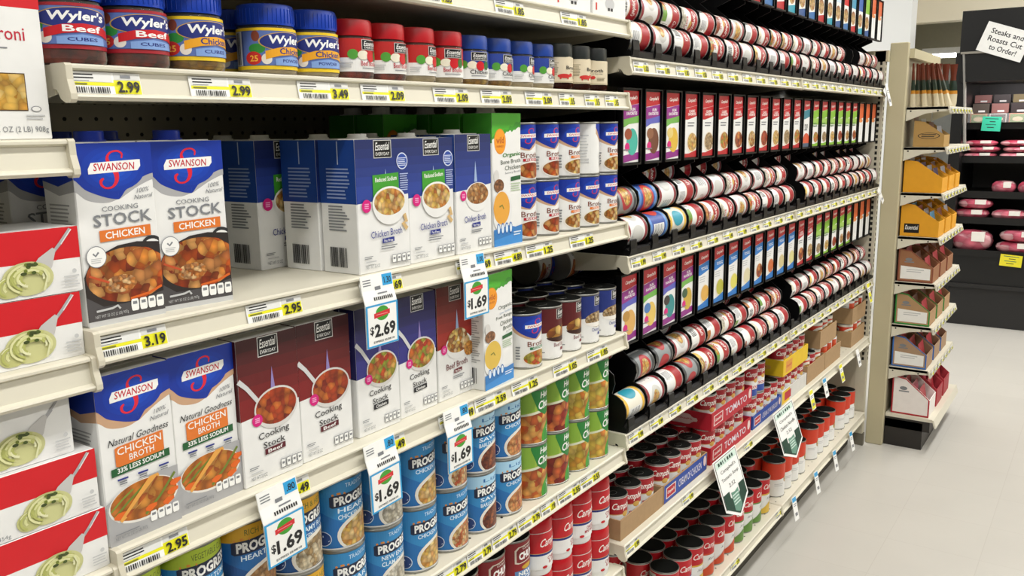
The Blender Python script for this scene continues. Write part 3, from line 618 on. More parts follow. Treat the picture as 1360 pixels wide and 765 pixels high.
jars = [(140, K_WB, 'blue capped beef cube jar, nearest on the jar shelf'), (222, K_WB, 'blue capped beef cube jar beside the yellow banded chicken one'), (297, K_WC, 'blue capped chicken cube jar with yellow cubes before the gap'), (405, K_WP, 'blue capped chicken powder jar just after the gap'), (450, K_WP, 'blue capped chicken powder jar beside the red capped jars'),
        (505, K_RC, 'red capped beef cube jar next to the yellow banded jar'), (550, K_RC, 'red capped beef cube jar, second of the red caps'), (590, K_RP, 'red capped pale powder jar, third of the red caps'), (612, K_RP, 'red capped pale powder jar beside the first plain blue cap'),
        (642, K_BC, 'blue capped chicken cube jar beside the red caps'), (681, K_BC, 'blue capped chicken cube jar, second of the plain blue caps'), (711, K_BP, 'blue capped powder jar, third of the plain blue caps'), (737, K_BP, 'blue capped powder jar beside the dark capped jars'),
        (762, K_BR, 'dark capped broth jar with cream label, left of three'), (793, K_BR, 'dark capped broth jar with cream label, middle of three'), (806, K_BR, 'dark capped broth jar with cream label, right of three')]
JX = row(140, 297, 3, .045, ZA+.03, .0375)+row(405, 450, 2, .045, ZA+.03, .037)+row(505, 737, 8, .045, ZA+.03, .0345)+row(762, 806, 3, .045, ZA+.03, .0345)
JX = spaced(JX, [.0375]*3+[.0372]*2+[.0346]*11)
for i, (px, K, lab) in enumerate(jars):
    x, y = JX[i], .045
    rz = (-.42, -.30, -.18, -.12, -.42, .0, -.05, .12, -.5, -.5, -.1, .15, .05, -.1, .1, -1.0)[i]
    K.put((x, y, ZA), lab, G, (0, 0, rz))
    xb = x if i not in (2, 15) else None
    if xb: K.put((xb, .128, ZA), 'bouillon jar in the shaded back row, %s from the left' % ORD[i], G, (0, 0, rz))

# ---- white soup mix boxes on the top shelf
def mix_front(p):
    p.txt('Soup and Dip Mix', .12, .62, .9, .82, M('#d03a30'), .01); p.txt('Onion', .2, .42, .8, .56, M('#d03a30'), .01); p.lines(.35, .3, .7, .38, 2, GREYINK); p.ell(.5, .22, .14, .1, LGREY, 10); p.rect(.44, .1, .5, .15, INK); p.rect(.53, .1, .59, .15, INK); p.rect(.08, .08, .12, .2, M('#d03a30'))
K_MX = Kind('soup_mix_box', 'box', [('body', MB().cbox(-.068, -.02, 0, .068, .02, .115, .001, WHITE).mesh('body'), None), ('printed_front', print_flat(.136, .115, .04, mix_front), 0)])
for i in range(7): K_MX.put((1.148-i*.139, .022+(.004 if i % 2 else 0), ZT), 'white soup mix box with red lettering, %s from the right end of top shelf' % ORD[i], 'white soup mix boxes', (0, 0, random.uniform(-.02, .02)))

# ---- pasta boxes
PRED = M('#cf1520')
def fork(p, u0, v0, u1, v1):
    p.stroke([(u1, v1), (u1-(u1-u0)*.35, v0+(v1-v0)*.62), (u0+(u1-u0)*.2, v0+(v1-v0)*.2)], [.045, .05, .04], M('#a9a9ab'), p.asp)
    p.stroke([(u1+.004, v1-.01), (u1-(u1-u0)*.32, v0+(v1-v0)*.6)], .016, M('#e6e6e6'), p.asp)
    p.stroke([(u0+(u1-u0)*.45, v0+(v1-v0)*.5), (u0+(u1-u0)*.15, v0+(v1-v0)*.16), (u0-(u1-u0)*.2, v0-(v1-v0)*.25)], [.06, .24, .26], M('#c4c2bf'), p.asp)
def spag_front(p, red=True):
    if red: p.rect(0, .52, 1, 1, PRED)
    p.ell(.40, .4, .15, .26, PRED if red else WHITE, 12, .5, .99)
    p.rect(.05, .28, .62, .58, M('#3a2410')); p.rect(.05, .285, .615, .575, FOOD(['#c98f1c', '#d8a830', '#b87c14'], 25))
    for i in range(7): p.rect(.05, .30+i*.04, .612, .306+i*.04, M('#a87212'))
    fork(p, .86, .42, .972, .97)
    p.ell(.815, .30, .085, .25, M('#c9c98e'), 16, .04, .6); p.ell(.75, .2, .045, .16, M('#bcbd7c'), 10, .05)
    Rn = random.Random(4); cs = [M(c_) for c_ in ('#d6d898', '#c4c77c', '#e4e4b8', '#b4b868', '#dcdca4')]
    for q in range(30):
        a0 = Rn.uniform(-.6, 1.6); cu_, cv = (.755, .2) if q < 9 else (.82, .30); ru, rv = (.042, .15) if q < 9 else (.082, .24); f_ = .35+.65*Rn.random()
        p.stroke([(cu_+ru*f_*math.cos(a0+t*.35), cv+rv*f_*math.sin(a0+t*.35)) for t in range(9)], .034, cs[q % 5], p.asp)
    for q in range(9): u_, v_ = .795+Rn.random()*.06, .34+Rn.random()*.18; p.ell(u_, v_, .006+.006*Rn.random(), .025, M(('#4a5a24', '#6d7a2c', '#3f4a20')[q % 3] if red is not None else '#4a5a24'), 6)
    p.stroke([(.86, .1), (.875, .3), (.865, .42)], .03, M('#dadbac'), p.asp); p.lines(.93, .1, .985, .28, 4, LGREY); p.ell(.968, .33, .008, .035, LGREY, 8); p.txt('NET WT 16 OZ (1 LB) 454g', .42, .05, .68, .13, GREYINK)
def spag_kind(red):
    return Kind('spaghetti_box', 'box', [('body', MB().cbox(-.15, -.045, 0, .15, .045, .0685, .001, WHITE).mesh('body'), None), ('printed_front', print_flat(.30, .0685, .09, spag_front, red=red), 0), ('printed_top', (lambda p: (p.rect(.01, .03, .99, .97, M('#dcdcda')), p.lines(.1, .1, .7, .9, 6, LGREY), p.done('printed_top'))[-1])(PR(flatT(.30, .09, .0685))), 0)])
K_SP, K_SPW = spag_kind(True), spag_kind(False)
G = 'lying pasta boxes'
K_SP.put((-.1515, .055, PZ[1]), 'red and white spaghetti box, lower of the lying pair', G); K_SP.put((-.1465, .055, PZ[1]+.069), 'red and white spaghetti box, upper of the lying pair', G)
K_SP.put((-.1515, .05, PZ[2]), 'red and white spaghetti box, bottom of the stack of three', G); K_SP.put((-.155, .052, PZ[2]+.069), 'red and white spaghetti box, middle of the stack of three', G)
K_SPW.put((-.172, .06, PZ[2]+.138), 'white pasta box lying on top of the stack of three', G)
def mac_front(p):
    p.rect(0, .63, 1, 1, PRED); p.ell(.48, .80, .42, .21, M('#eceae6'), 18); p.ell(.46, .835, .37, .14, FOOD(['#d9d2a8', '#c2b87c', '#8f8a50', '#efe8c8'], 90), 16); p.rect(0, .985, 1, 1, PRED)
    p.txt('macaroni', .56, .475, .90, .535, M('#c01c38'), .004); p.lines(.66, .43, .80, .445, 1, GREYINK); p.rect(.06, .14, .875, .32, M('#4a3216')); p.rect(.07, .145, .87, .315, F_PASTA)
    p.txt('NET WT 32 OZ (2 LB) 908g', .50, .03, .98, .065, GREYINK); p.ell(.92, .15, .03, .014, GREYINK, 10); p.ell(.92, .15, .024, .011, WHITE, 10); p.lines(.86, .095, .97, .125, 2, LGREY)
Kind('macaroni_box', 'box', [('body', MB().cbox(-.085, -.03, 0, .085, .03, .20, .001, WHITE).mesh('body'), None), ('printed_front', print_flat(.17, .20, .06, mac_front), 0)]).put((-.0965, .04, PZ[0]), 'tall red and white macaroni box at the left edge', 'standing pasta box')

# ---- cans
_lids = {}
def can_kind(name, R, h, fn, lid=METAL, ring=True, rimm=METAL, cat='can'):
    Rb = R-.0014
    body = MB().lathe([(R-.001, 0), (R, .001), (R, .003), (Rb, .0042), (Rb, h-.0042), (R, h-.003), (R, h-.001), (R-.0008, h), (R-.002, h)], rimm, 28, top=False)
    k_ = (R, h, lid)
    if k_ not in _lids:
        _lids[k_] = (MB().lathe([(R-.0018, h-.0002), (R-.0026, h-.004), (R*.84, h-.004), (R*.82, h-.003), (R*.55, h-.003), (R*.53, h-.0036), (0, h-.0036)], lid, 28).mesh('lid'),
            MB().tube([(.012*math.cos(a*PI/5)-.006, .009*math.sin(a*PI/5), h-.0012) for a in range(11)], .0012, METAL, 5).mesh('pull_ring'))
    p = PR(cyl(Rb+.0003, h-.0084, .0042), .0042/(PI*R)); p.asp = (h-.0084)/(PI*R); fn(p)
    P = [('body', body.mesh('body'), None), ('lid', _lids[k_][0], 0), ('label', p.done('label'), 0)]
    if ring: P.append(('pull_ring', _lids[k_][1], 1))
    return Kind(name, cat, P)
def ribbon(p, c, u0, v0, u1, v1, sk): p.st([u0-.03, u0, u1, u1+.04], [v0+.02, v0, v0+sk, v0+sk+.02], [v1-.02, v1, v1+sk, v1+sk-.01], c)
SKY, SKY2 = M('#2f86c0'), M('#1c64a6')
def prog(p, band, bandtxt, sub, food, dark=False):
    p.rect(-.5, 0, 1.5, 1, SKY2 if dark else SKY); p.st([-.5, .2, .6, 1.5], [0]*4, [.4, .55, .3, .4], M('#1f6cb0') if not dark else M('#174f8c'))
    if band: p.st([-.5, .3, .6, 1.5], [.78, .78, .81, .78], [1]*4, band); p.txt(bandtxt, .45, .86, .95, .94, M('#5a6a20') if band is not LBL else SKY2, 0, 0, .02)
    else: p.txt(bandtxt, .5, .89, .9, .95, M('#cfe6f6'), .0, 0, .02)
    ribbon(p, M('#14203c'), .34, .61, .98, .79, .06); p.stroke([(.34, .80), (.42, .82), (.5, .81)], .03, M('#d98a2c'), p.asp); p.txt('PROGRESSO', .36, .635, 1.0, .77, PAPER, .04, 0, .06)
    s = sub.split('|'); 
    for i, t in enumerate(s): p.txt(t, .40, .53-.1*i, .95, .60-.1*i, M('#dff0fa'), .015, 0, .04)
    p.ell(.78, .19, .40, .31, M('#e8e4d8'), 16, .02, 1); p.ell(.79, .18, .37, .27, food, 16, .02, 1)
    p.rect(.06, .45, .13, .72, M('#1a3c78')); p.lines(.07, .46, .12, .71, 5, M('#cfe0f0'), .1); p.ell(.22, .16, .10, .11, M('#c9d8ea'), 12); p.ell(.22, .16, .09, .1, M('#1a3c78'), 12); p.stroke([(.15, .13), (.22, .2), (.29, .13)], .025, M('#c9d8ea'), p.asp)
    p.rect(-.5, 0, 1.5, .02, M('#d8d8d4'))
LBL = M('#a8d2ea')
PR_R, PR_H = .0424, .1145
mk = lambda *a, **k: can_kind('soup_can', PR_R, PR_H, lambda p: prog(p, *a, **k), lid=LID_REFL)
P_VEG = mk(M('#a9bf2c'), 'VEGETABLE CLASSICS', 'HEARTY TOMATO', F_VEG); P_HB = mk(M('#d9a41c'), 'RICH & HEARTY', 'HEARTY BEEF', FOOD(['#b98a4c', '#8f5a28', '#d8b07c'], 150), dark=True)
P_RB = mk(M('#d9a41c'), 'RICH & HEARTY', 'CREAMY ROAST|CHICKEN WILD RICE', FOOD(['#c9b48c', '#e2d4b4', '#9c7f54', '#b99a68'], 150), dark=True)
P_HC = mk(None, 'TRADITIONAL', 'HEARTY|CHICKEN & ROTINI', F_SOUP); P_CL = mk(None, 'TRADITIONAL', 'NEW ENGLAND|CLAM CHOWDER', F_CLAM); P_CW = mk(None, 'TRADITIONAL', 'CHICKEN & WILD', F_SOUP)
P_CN = mk(None, 'TRADITIONAL', 'CHICKEN NOODLE', FOOD(['#d9b06a', '#e8cf98', '#c4542a', '#b98a44'], 170)); P_BV = mk(LBL, 'Light', 'SAVORY|BARLEY VEGETABLE', FOOD(['#8c4426', '#5c2416', '#b96a3c'], 160)); P_LC = mk(LBL, 'Light', 'CHICKEN VEG', FOOD(['#c96a34', '#e0a868', '#a8401c'], 150))
def healthy(p, food, word):
    p.rect(-.5, 0, 1.5, 1, M('#9dbb44')); p.st([-.5, .1, .4, .5], [.5, .55, .6, .6], [1]*4, M('#86ad38')); p.st([-.5, .2, .6, 1.0, 1.5], [0]*5, [.5, .54, .62, .68, .6], M('#d8dcc0')); p.st([-.5, .2, .6, 1.0, 1.5], [.0]*5, [.46, .5, .57, .63, .56], food)
    p.st([.44, .55, .70, .85, 1.1, 1.2], [.95, .62, .5, .55, .8, .95], [1]*6, M('#1f7a32')); p.txt('Healthy', .60, .80, 1.0, .96, PAPER, .02, .15, .03); p.txt('Choice', .56, .63, .95, .79, PAPER, .02, .15, .03)
    p.ell(.95, .08, .33, .33, GREEN, 14, 0, 1); p.ell(.97, .07, .3, .3, M('#2f8a34'), 14, 0, 1); p.txt(word, .74, .12, 1.06, .26, PAPER, .01, 0, .02); p.lines(.05, .7, .3, .85, 4, M('#cfe08c'))
mk = lambda f, t: can_kind('healthy_soup_can', PR_R, PR_H, lambda p: healthy(p, f, t), lid=LID_REFL)
H1 = mk(FOOD(['#d0561c', '#e08a34', '#e8c060', '#b93a14'], 70), 'Chicken\nTortilla'); H2 = mk(FOOD(['#a82414', '#7c140c', '#c9482a', '#d98a3c'], 75), 'Vegetable\nBeef'); H3 = mk(FOOD(['#d9b23c', '#e8cf6a', '#c9701f', '#b8a030'], 65), 'Chicken\nDumpling'); H4 = mk(FOOD(['#d9b23c', '#e3c05a', '#d98230', '#c4b44c'], 60), 'Chicken\nDumpling')
G = 'stacked soup cans on the blue and green can shelf'
dcols = [(228, P_VEG, 'can with lime green vegetable band at left frame edge'), (310, P_VEG, 'can with lime green vegetable band'), (380, P_HB, 'can with yellow band and hearty beef label'), (440, P_RB, 'can with yellow band and creamy chicken label'), (492, P_HC, 'light blue can with chicken rotini bowl'), (545, P_CL, 'light blue can with pale clam chowder bowl'), (590, P_CW, 'light blue can with chicken and rice bowl'),
         (632, P_CN, 'light blue can with chicken noodle bowl'), (662, P_BV, 'pale topped blue can with barley bowl'), (692, P_LC, 'pale topped blue can beside the green cans'), (726, H1, 'green can with orange tortilla soup picture'), (762, H2, 'green can with dark red beef soup picture'), (780, H3, 'green can with yellow dumplings, set back'), (808, H4, 'green can with yellow dumplings at the shelf end')]
DX = row(228, 692, 10, .050, ZD+.11, PR_R)+row(726, 808, 4, .048, ZD+.11, PR_R)
DX = spaced(DX, [PR_R]*14)
for i, (px, K, lab) in enumerate(dcols):
    x = xb = DX[i]; y = .050 if i < 10 else .048
    for t in range(2):
        K.put((x+(random.uniform(-.0015, .0015) if t else 0), y, ZD+t*PR_H), '%s, %s of its stack' % (lab, ('lower', 'upper')[t]), G, (0, 0, (-.33 if i < 10 else -.52)+random.uniform(-.05, .05)))
        if xb: K.put((xb, .142, ZD+t*PR_H), '%s back row %s soup can, %s layer' % (ORD[i], 'blue' if i < 10 else 'green', ('lower', 'upper')[t]), G)

# ---- broth cans
def swan_can(p, subc, sub, food, back=False):
    p.rect(-.5, 0, 1.5, 1, WHITE)
    us = [.14, .24, .36, .5, .62, .7, .82, .94, 1.06]
    p.sm(us[:5], [.80, .68, .60, .545, .53], [1]*5, TAN); p.st([.14, .4], [.8, .8], [1, 1], TAN); p.sm(us[4:], [.53, .57, .65, .72, .75], [1]*5, TAN)
    p.sm(us[:5], [.92, .76, .66, .585, .55], [1]*5, BLUE); p.sm(us[4:], [.55, .62, .70, .76, .79], [1]*5, BLUE); p.ell(.62, .8, .24, .13, M('#0e40b0'), 12, .60, .98)
    s_logo(p, .64, .66, .93, .2, M('#c42a48')); p.rect(.42, .755, .86, .825, PAPER, .012); p.txt('SWANSON', .46, .768, .82, .815, M('#c01530'), .01, .12, .012)
    p.txt('Broth', .46, .40, .84, .50, M('#7a3a24'), .0); p.rect(.50, .335, .86, .385, subc); p.txt(sub, .55, .345, .81, .378, PAPER, .01); p.ell(.68, .17, .32, .17, M('#e6e2da'), 14, .02, 1); p.ell(.68, .17, .29, .145, food, 14, .02, 1)
    p.lines(-.3, .2, -.02, .8, 10, LGREY); p.lines(.26, .14, .34, .42, 5, GREYINK); p.lines(1.1, .2, 1.3, .8, 10, LGREY)
BR, BHH = .0375, .108
S_BEEF = can_kind('broth_can', BR, BHH, lambda p: swan_can(p, M('#b01c2a'), 'BEEF', F_STEW), lid=LID_REFL); S_CHK = can_kind('broth_can', BR, BHH, lambda p: swan_can(p, ORANGE, 'CHICKEN', F_NOOD), lid=LID_REFL); S_VEG = can_kind('broth_can', BR, BHH, lambda p: swan_can(p, M('#2f7a4c'), 'VEGETABLE', F_VEG), lid=LID_REFL)
G = 'broth cans'
for i, (px, K, y, lab) in enumerate([(712, S_BEEF, .06, 'white blue beef broth can beside the green carton'), (749, S_BEEF, .043, 'white blue beef broth can with full badge showing'), (770, S_CHK, .06, 'white blue chicken broth can set back'), (792, S_CHK, .055, 'white blue broth can turned to its plain back'), (820, S_CHK, .043, 'white blue chicken broth can at the shelf end')]):
    y = .042; x = xb = row(712, 820, 5, y, ZB+.1, BR)[i]
    for t in range(2):
        K.put((x, y, ZB+t*BHH), '%s, %s of its stack' % (lab, ('lower', 'upper')[t]), G, (0, 0, (-.62, -.5, -.48, 1.0, -.5)[i] if not (i == 3 and t == 0) else -.55))
        if xb: K.put((xb, .124, ZB+t*BHH), '%s white blue broth can of the back row, %s layer' % (ORD[i], ('lower', 'upper')[t]), G)
def ess_can(p, c, food, word, subc):
    mar = c == MAR; c = M('#5a1216' if mar else '#1c2f78')
    p.rect(-.5, 0, 1.5, 1, WHITE); p.st([-.5, .2, .6, 1.5], [.5, .5, .55, .5], [1]*4, c); ess_logo(p, .52, .78, .86, .99); p.ell(.62, .48, .3, .17, food, 14); p.ell(.62, .42, .3, .1, M('#ece8e0') if not mar else M('#3a1c14'), 14, hi=.42)
    p.txt(word, .46, .22, .82, .30, subc); p.rect(.62, .13, .82, .19, subc); p.lines(.0, .1, .3, .14, 1, GREYINK)
E_BF = can_kind('broth_can', BR, BHH, lambda p: ess_can(p, MAR, FOOD(['#d9a03c', '#8a4a1c', '#e8c068', '#3a1c10'], 60), 'Beef Broth', M('#7a1c24')), lid=LID_REFL); E_CH = can_kind('broth_can', BR, BHH, lambda p: ess_can(p, DB, F_MIX, 'Chicken Broth', NAVY), lid=LID_REFL)
for i, (px, K, y, lab) in enumerate([(697, S_VEG, .08, 'white blue vegetable broth can half hidden by the green carton'), (724, S_VEG, .043, 'white blue vegetable broth can with green strip'), (750, E_BF, .06, 'maroon beef broth can, left of two'), (780, E_BF, .043, 'maroon beef broth can with big sandwich picture, right of two'), (791, E_CH, .075, 'dark blue chicken broth can set back'), (818, E_CH, .043, 'dark blue chicken broth can at the shelf end')]):
    y = .042; x = row(690, 818, 6, y, ZC+.06, BR)[i]
    if i == 0: continue
    K.put((x, y, ZC), lab, G, (0, 0, -.6 if i < 2 else -.3))
    for r in range(2):
        K.put((x, .122+.08*r, ZC), '%s small broth can of the row %s behind' % (ORD[i], ('just', 'well')[r]), G)
for px, y, z, lab in ((752, .16, ZC+BHH+BR, 'white blue broth can lying across the can tops, right of two'), (712, .19, ZC+BHH+BR, 'dark ended broth can lying across the can tops, left of two')):
    S_BEEF.put((xat(px, y, z)-.045, y, z), lab, G, (PI/2*0, PI/2, .12))

# ---- red soups on the lowest shelf
SRED = M('#bd0f1d'); CSC = M('#f4f0ea')
def script(p, u0, v0, u1, v1, sk=.03): p.txt("Campbell's", u0, v0, u1, v1, CSC, .012, .45, sk)
def cup(p, word):
    p.rect(-.5, 0, 1.5, 1, WHITE); p.rect(-.5, .44, 1.5, 1, SRED); p.rect(-.5, .38, 1.5, .45, M('#1c2c78')); p.rect(-.5, .44, 1.5, .455, M('#c9a86a')); script(p, .33, .55, .95, .84, .08)
    p.txt(word, .48, .12, .86, .32, M('#a8182c'), .015, 0, .03); p.ell(.42, .05, .05, .04, RED, 8)
CUR, CUH = .0375, .119
def cup_kind(word):
    body = MB().lathe([(CUR*.92, 0), (CUR*.96, .004), (CUR*.97, .02), (CUR, .04), (CUR, CUH*.78), (CUR*.97, CUH*.82)], WHITE, 28)
    cap = MB().lathe([(CUR*.97, CUH*.80), (CUR*1.0, CUH*.80), (CUR*1.0, CUH*.93), (CUR*.93, CUH*.985), (CUR*.8, CUH), (0, CUH)], M('#b5101c', .3), 28)
    p = PR(cyl(CUR+.0003, CUH*.66, CUH*.13), .0042/(PI*CUR)); p.asp = CUH*.66/(PI*CUR); cup(p, word)
    return Kind('soup_cup', 'soup cup', [('body', body.mesh('body'), None), ('cap', cap.mesh('cap'), None, 'red plastic cap'), ('label', p.done('label'), 0)])
CU1, CU2 = cup_kind('CHICKEN\n& STARS'), cup_kind('CHICKEN &\nMINI NOODLES')
def chunky(p, bandc, word):
    p.rect(-.5, 0, 1.5, 1, M('#8c121c')); p.st([.36, .42, .88, .94], [.6, .58, .62, .66], [.86, .92, .95, .9], M('#d9cfc0')); p.st([.39, .44, .87, .92], [.62, .6, .64, .68], [.84, .9, .93, .88], M('#7a0e18')); p.txt('CHUNKY', .43, .65, .92, .80, PAPER, .05, 0, .03); p.txt("Campbell's", .5, .84, .8, .9, CSC, 0, .4)
    p.ell(.6, .5, .12, .05, M('#c9a02c'), 10); p.rect(.36, .2, 1.0, .44, bandc, .02); p.txt(word, .42, .24, .96, .42, PAPER, .03, 0, .02); p.ell(.85, .08, .3, .13, F_CLAM, 12, .01, 1)
K_CK1 = can_kind('chunky_soup_can', .0425, .1145, lambda p: chunky(p, M('#8c121c'), 'BEEF'), lid=LID_REFL); K_CK2 = can_kind('chunky_soup_can', .0425, .1145, lambda p: chunky(p, M('#5a86b8'), 'NEW ENG\nCLAM'), lid=LID_REFL)
G = 'red soups on the lowest shelf'
for i, (px, K, lab) in enumerate([(613, K_CK1, 'dark red can nearest the lower frame edge'), (640, K_CK1, 'dark red can between two dark red cans'), (673, K_CK1, 'dark red can beside the blue banded one'), (704, K_CK2, 'dark red can with blue clam chowder band')]):
    y = .052
    x = min(row(613, 704, 4, y, ZE+.1, .0425)[i], .855-(3-i)*.0862)
    for t in range(2): K.put((x, y, ZE+t*.1145), '%s, %s of its stack' % (lab, ('lower', 'upper')[t]), G, (0, 0, -.25))
for i, (px, y, K) in enumerate([(733, .046, CU1), (758, .06, CU1), (783, .055, CU2), (809, .046, CU1)]):
    y = .044; x = row(733, 809, 4, y, ZE+.17, CUR)[i]
    for t in range(2): K.put((x, y, ZE+t*CUH), 'red capped soup cup, %s column from the left, %s of its stack' % (ORD[i], ('lower', 'upper')[t]), G, (0, 0, (-.12, .05, -.35, -.15)[i]))

# ================================================================ can dispensers of the soup section
# cans lying on their side: the label wraps all the way round
def camp(p, low, food, wrap=True):
    """red over white soup label; low = colour of the lower block"""
    p.rect(-.5, 0, 1.5, 1, WHITE); p.rect(-.5, .56, 1.5, .985, M('#a3111f')); p.rect(-.5, .545, 1.5, .565, M('#c9a86a'))
    if low is not None: p.rect(-.1, .0, 1.1, .24, low)
    script(p, .14, .64, .86, .88, .0); script(p, 1.05, .64, 1.45, .88, .0); p.ell(.5, .55, .1, .075, M('#c9a04c'), 10)
    p.txt('SOUP', .3, .27, .7, .37, SRED, .02)
    if food: p.ell(.5, .13, .36, .13, food, 12, .01, 1)
    p.rect(-.45, .04, -.12, .46, PAPER); p.lines(-.42, .08, -.15, .44, 6, GREYINK); p.rect(1.1, .04, 1.42, .46, PAPER); p.bars(1.15, .1, 1.38, .4, 8, INK)
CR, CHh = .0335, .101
def camp_can(low, food): return can_kind('soup_can', CR, CHh, lambda p: camp(p, low, food), lid=LID_REFL, ring=True)
def other(p, c1, c2, c3):
    p.rect(-.5, 0, 1.5, 1, c1); p.rect(-.5, .0, 1.5, .12, c3); p.rect(-.5, .88, 1.5, 1, c3); p.ell(.5, .52, .4, .3, c2, 14); p.ell(.5, .52, .28, .2, F_SOUP, 12); p.rect(-.4, .2, -.05, .8, WHITE); p.lines(-.38, .25, -.1, .75, 6, GREYINK); p.ell(1.2, .5, .2, .3, c2, 10)
C_TOM = camp_can(None, F_BEAN); C_NOO = camp_can(M('#e2c060'), F_NOOD); C_CRM = camp_can(M('#d8d2b8'), F_CLAM); C_VEG = camp_can(M('#6d9a3c'), F_VEG); C_BRO = camp_can(M('#b5702c'), F_STEW)
C_BLU = can_kind('soup_can', CR, CHh, lambda p: other(p, M('#2f4f9c'), M('#c43a2c'), M('#5a8fd0')), lid=LID_REFL); C_TEA = can_kind('soup_can', CR, CHh, lambda p: other(p, M('#e6e2d2'), M('#2f9ab0'), M('#e0b23c')), lid=LID_REFL)
C_WHT = can_kind('soup_can', CR, CHh, lambda p: other(p, M('#e4e4e2'), M('#c9c9c4'), M('#8c2430')), lid=LID_REFL); C_GRY = can_kind('soup_can', CR, CHh, lambda p: other(p, M('#8a8f90'), M('#b02a30'), M('#3a3c3e')), lid=LID_REFL)
CAMPS = [C_TOM, C_NOO, C_CRM, C_VEG, C_BRO, C_WHT, C_CRM, C_WHT]
LX0 = 1.229; LANE = (3.652-LX0)/22
# header cards
def card_top(p, c2):
    p.rect(0, 0, 1, 1, WHITE); p.st([0, .5, 1], [.78, .80, .83], [1]*3, M('#b5101e')); p.txt("Campbell's", .3, .86, .92, .93, CSC, .02, .4, .01)
    if c2: p.st([0, .3, .7, 1], [.60, .60, .63, .66], [.775, .785, .81, .825], c2)
PURP = M('#8c2282'); CBLU = M('#1f74c0'); LIME = M('#7fb32c')
def card_fun(p, pic):
    card_top(p, PURP); p.txt('FUN', .5, .715, .78, .76, PAPER, .02, 0, .01); p.txt('FAVORITES', .25, .66, .9, .705, PAPER, .02, 0, .012)
    p.rect(0, 0, 1, .10, PURP, .04); p.st([0, .4, 1], [.48, .54, .56], [.60, .62, .66], M('#5a5fb8') if pic % 2 else M('#6fae4c'))
    a, b = [(M('#3fae9c'), M('#9c4a2c')), (M('#6a3a22'), M('#8c5a3c')), (M('#d9b23c'), M('#e0c878')), (M('#d9a85c'), M('#b98a3c')), (M('#e0c060'), M('#4a7ab8')), (M('#2f8a8c'), M('#3a3030')), (M('#c9a83c'), M('#3a5a3c'))][pic]
    p.ell(.60, .29, .34, .19, a, 12); p.ell(.36, .40, .22, .08, b, 10); p.ell(.3, .22, .14, .06, PINK, 8); p.lines(.08, .16, .5, .2, 1, GREYINK)       # plain shapes instead of the cartoon figures
def card_word(p, c2, word, food, foot):
    card_top(p, c2); 
    if word: p.txt(word, .32, .67, .92, .735, PAPER, .02, 0, .01)
    p.lines(.2, .46, .85, .58, 3, LGREY, .4, 5); p.ell(.66, .25, .38, .17, M('#e6dcc8'), 12, uh=1); p.ell(.68, .26, .34, .14, food, 12, uh=1); p.st([0, .4, 1], [0]*3, [.07, .09, .15], foot)
def card_red(p, food):
    card_top(p, M('#b5101e')); p.txt('CLASSIC\nFAVORITES', .3, .66, .92, .75, PAPER, .02, 0, .01)
    p.lines(.28, .48, .85, .57, 2, GREYINK, .3, 3); p.ell(.64, .23, .40, .17, M('#e6dcc8'), 12, uh=1); p.ell(.66, .24, .36, .145, food, 12, uh=1); p.st([0, .4, 1], [0]*3, [.06, .06, .11], M('#b5101e'))
def card_green(p, food):
    card_top(p, LIME); p.rect(.0, .48, 1, .62, M('#9cc45c')); p.txt('Healthy\nRequest', .15, .42, .8, .53, M('#2f6e2c'), .03); p.ell(.66, .2, .34, .12, food, 12, uh=1); p.st([0, .5, 1], [0]*3, [.06, .05, .08], LIME)
def card_orange(p):
    p.rect(0, 0, 1, 1, WHITE); p.st([0, .5, 1], [.58, .60, .64], [1]*3, M('#cf5a26')); p.ell(.5, .56, .4, .05, M('#d9884c'), 10); p.rect(.62, .2, .7, .5, LGREY)
def card_teal(p):
    card_top(p, M('#2f7c8c')); p.txt('SOUP', .3, .35, .75, .5, INK, .02); p.ell(.6, .15, .45, .15, M('#d0522c'), 12, .08, 1, uh=1); p.rect(0, 0, 1, .08, M('#4a5a70'))
def card_mixed(p, c1, c2): p.rect(0, 0, 1, 1, WHITE); p.rect(0, .55, 1, 1, c1); p.ell(.55, .32, .4, .16, F_NOOD, 12); p.st([0, 1], [0, 0], [.1, .16], c2)
FDS = [F_STEW, F_NOOD, F_BEAN, F_SOUP, F_MIX, F_VEG]
def cards(row):
    L = []
    if row == 1:
        for i in range(22): L.append((lambda p, i=i: card_red(p, FDS[i % 6])) if i < 8 else (lambda p, i=i: card_orange(p)) if i >= 20 else (lambda p, i=i: card_mixed(p, [M('#c9d8e8'), RED, M('#3a8fb0'), M('#2f5aa8'), LIME][i % 5], [M('#2f6aa8'), M('#b5101e'), M('#2f9ab0'), M('#27508c')][i % 4])))
    elif row == 2:
        for i in range(22): L.append((lambda p, i=i: card_fun(p, i)) if i < 3 else (lambda p, i=i: card_red(p, FDS[i % 6])) if i < 12 else card_teal if i == 12 else (lambda p, i=i: card_green(p, FDS[(i*5) % 6])) if i < 19 else card_orange)
    else:
        for i in range(22): L.append((lambda p, i=i: card_fun(p, 3+i)) if i < 4 else (lambda p, i=i: card_word(p, CBLU, 'Great for\nCooking', [M('#d9a84c'), M('#b5b23c'), M('#d9cf5c'), M('#d8cfa8'), F_STEW, M('#c4642c'), M('#cfc08c'), M('#d9d28c')][i-4], CBLU)) if i < 12 else (lambda p, i=i: card_red(p, FDS[i % 6])) if i < 14 else (lambda p, i=i: card_green(p, FDS[(i*5) % 6])) if i < 19 else card_orange)
    return L
CDW, CDH = .079, .157
_cc = {}
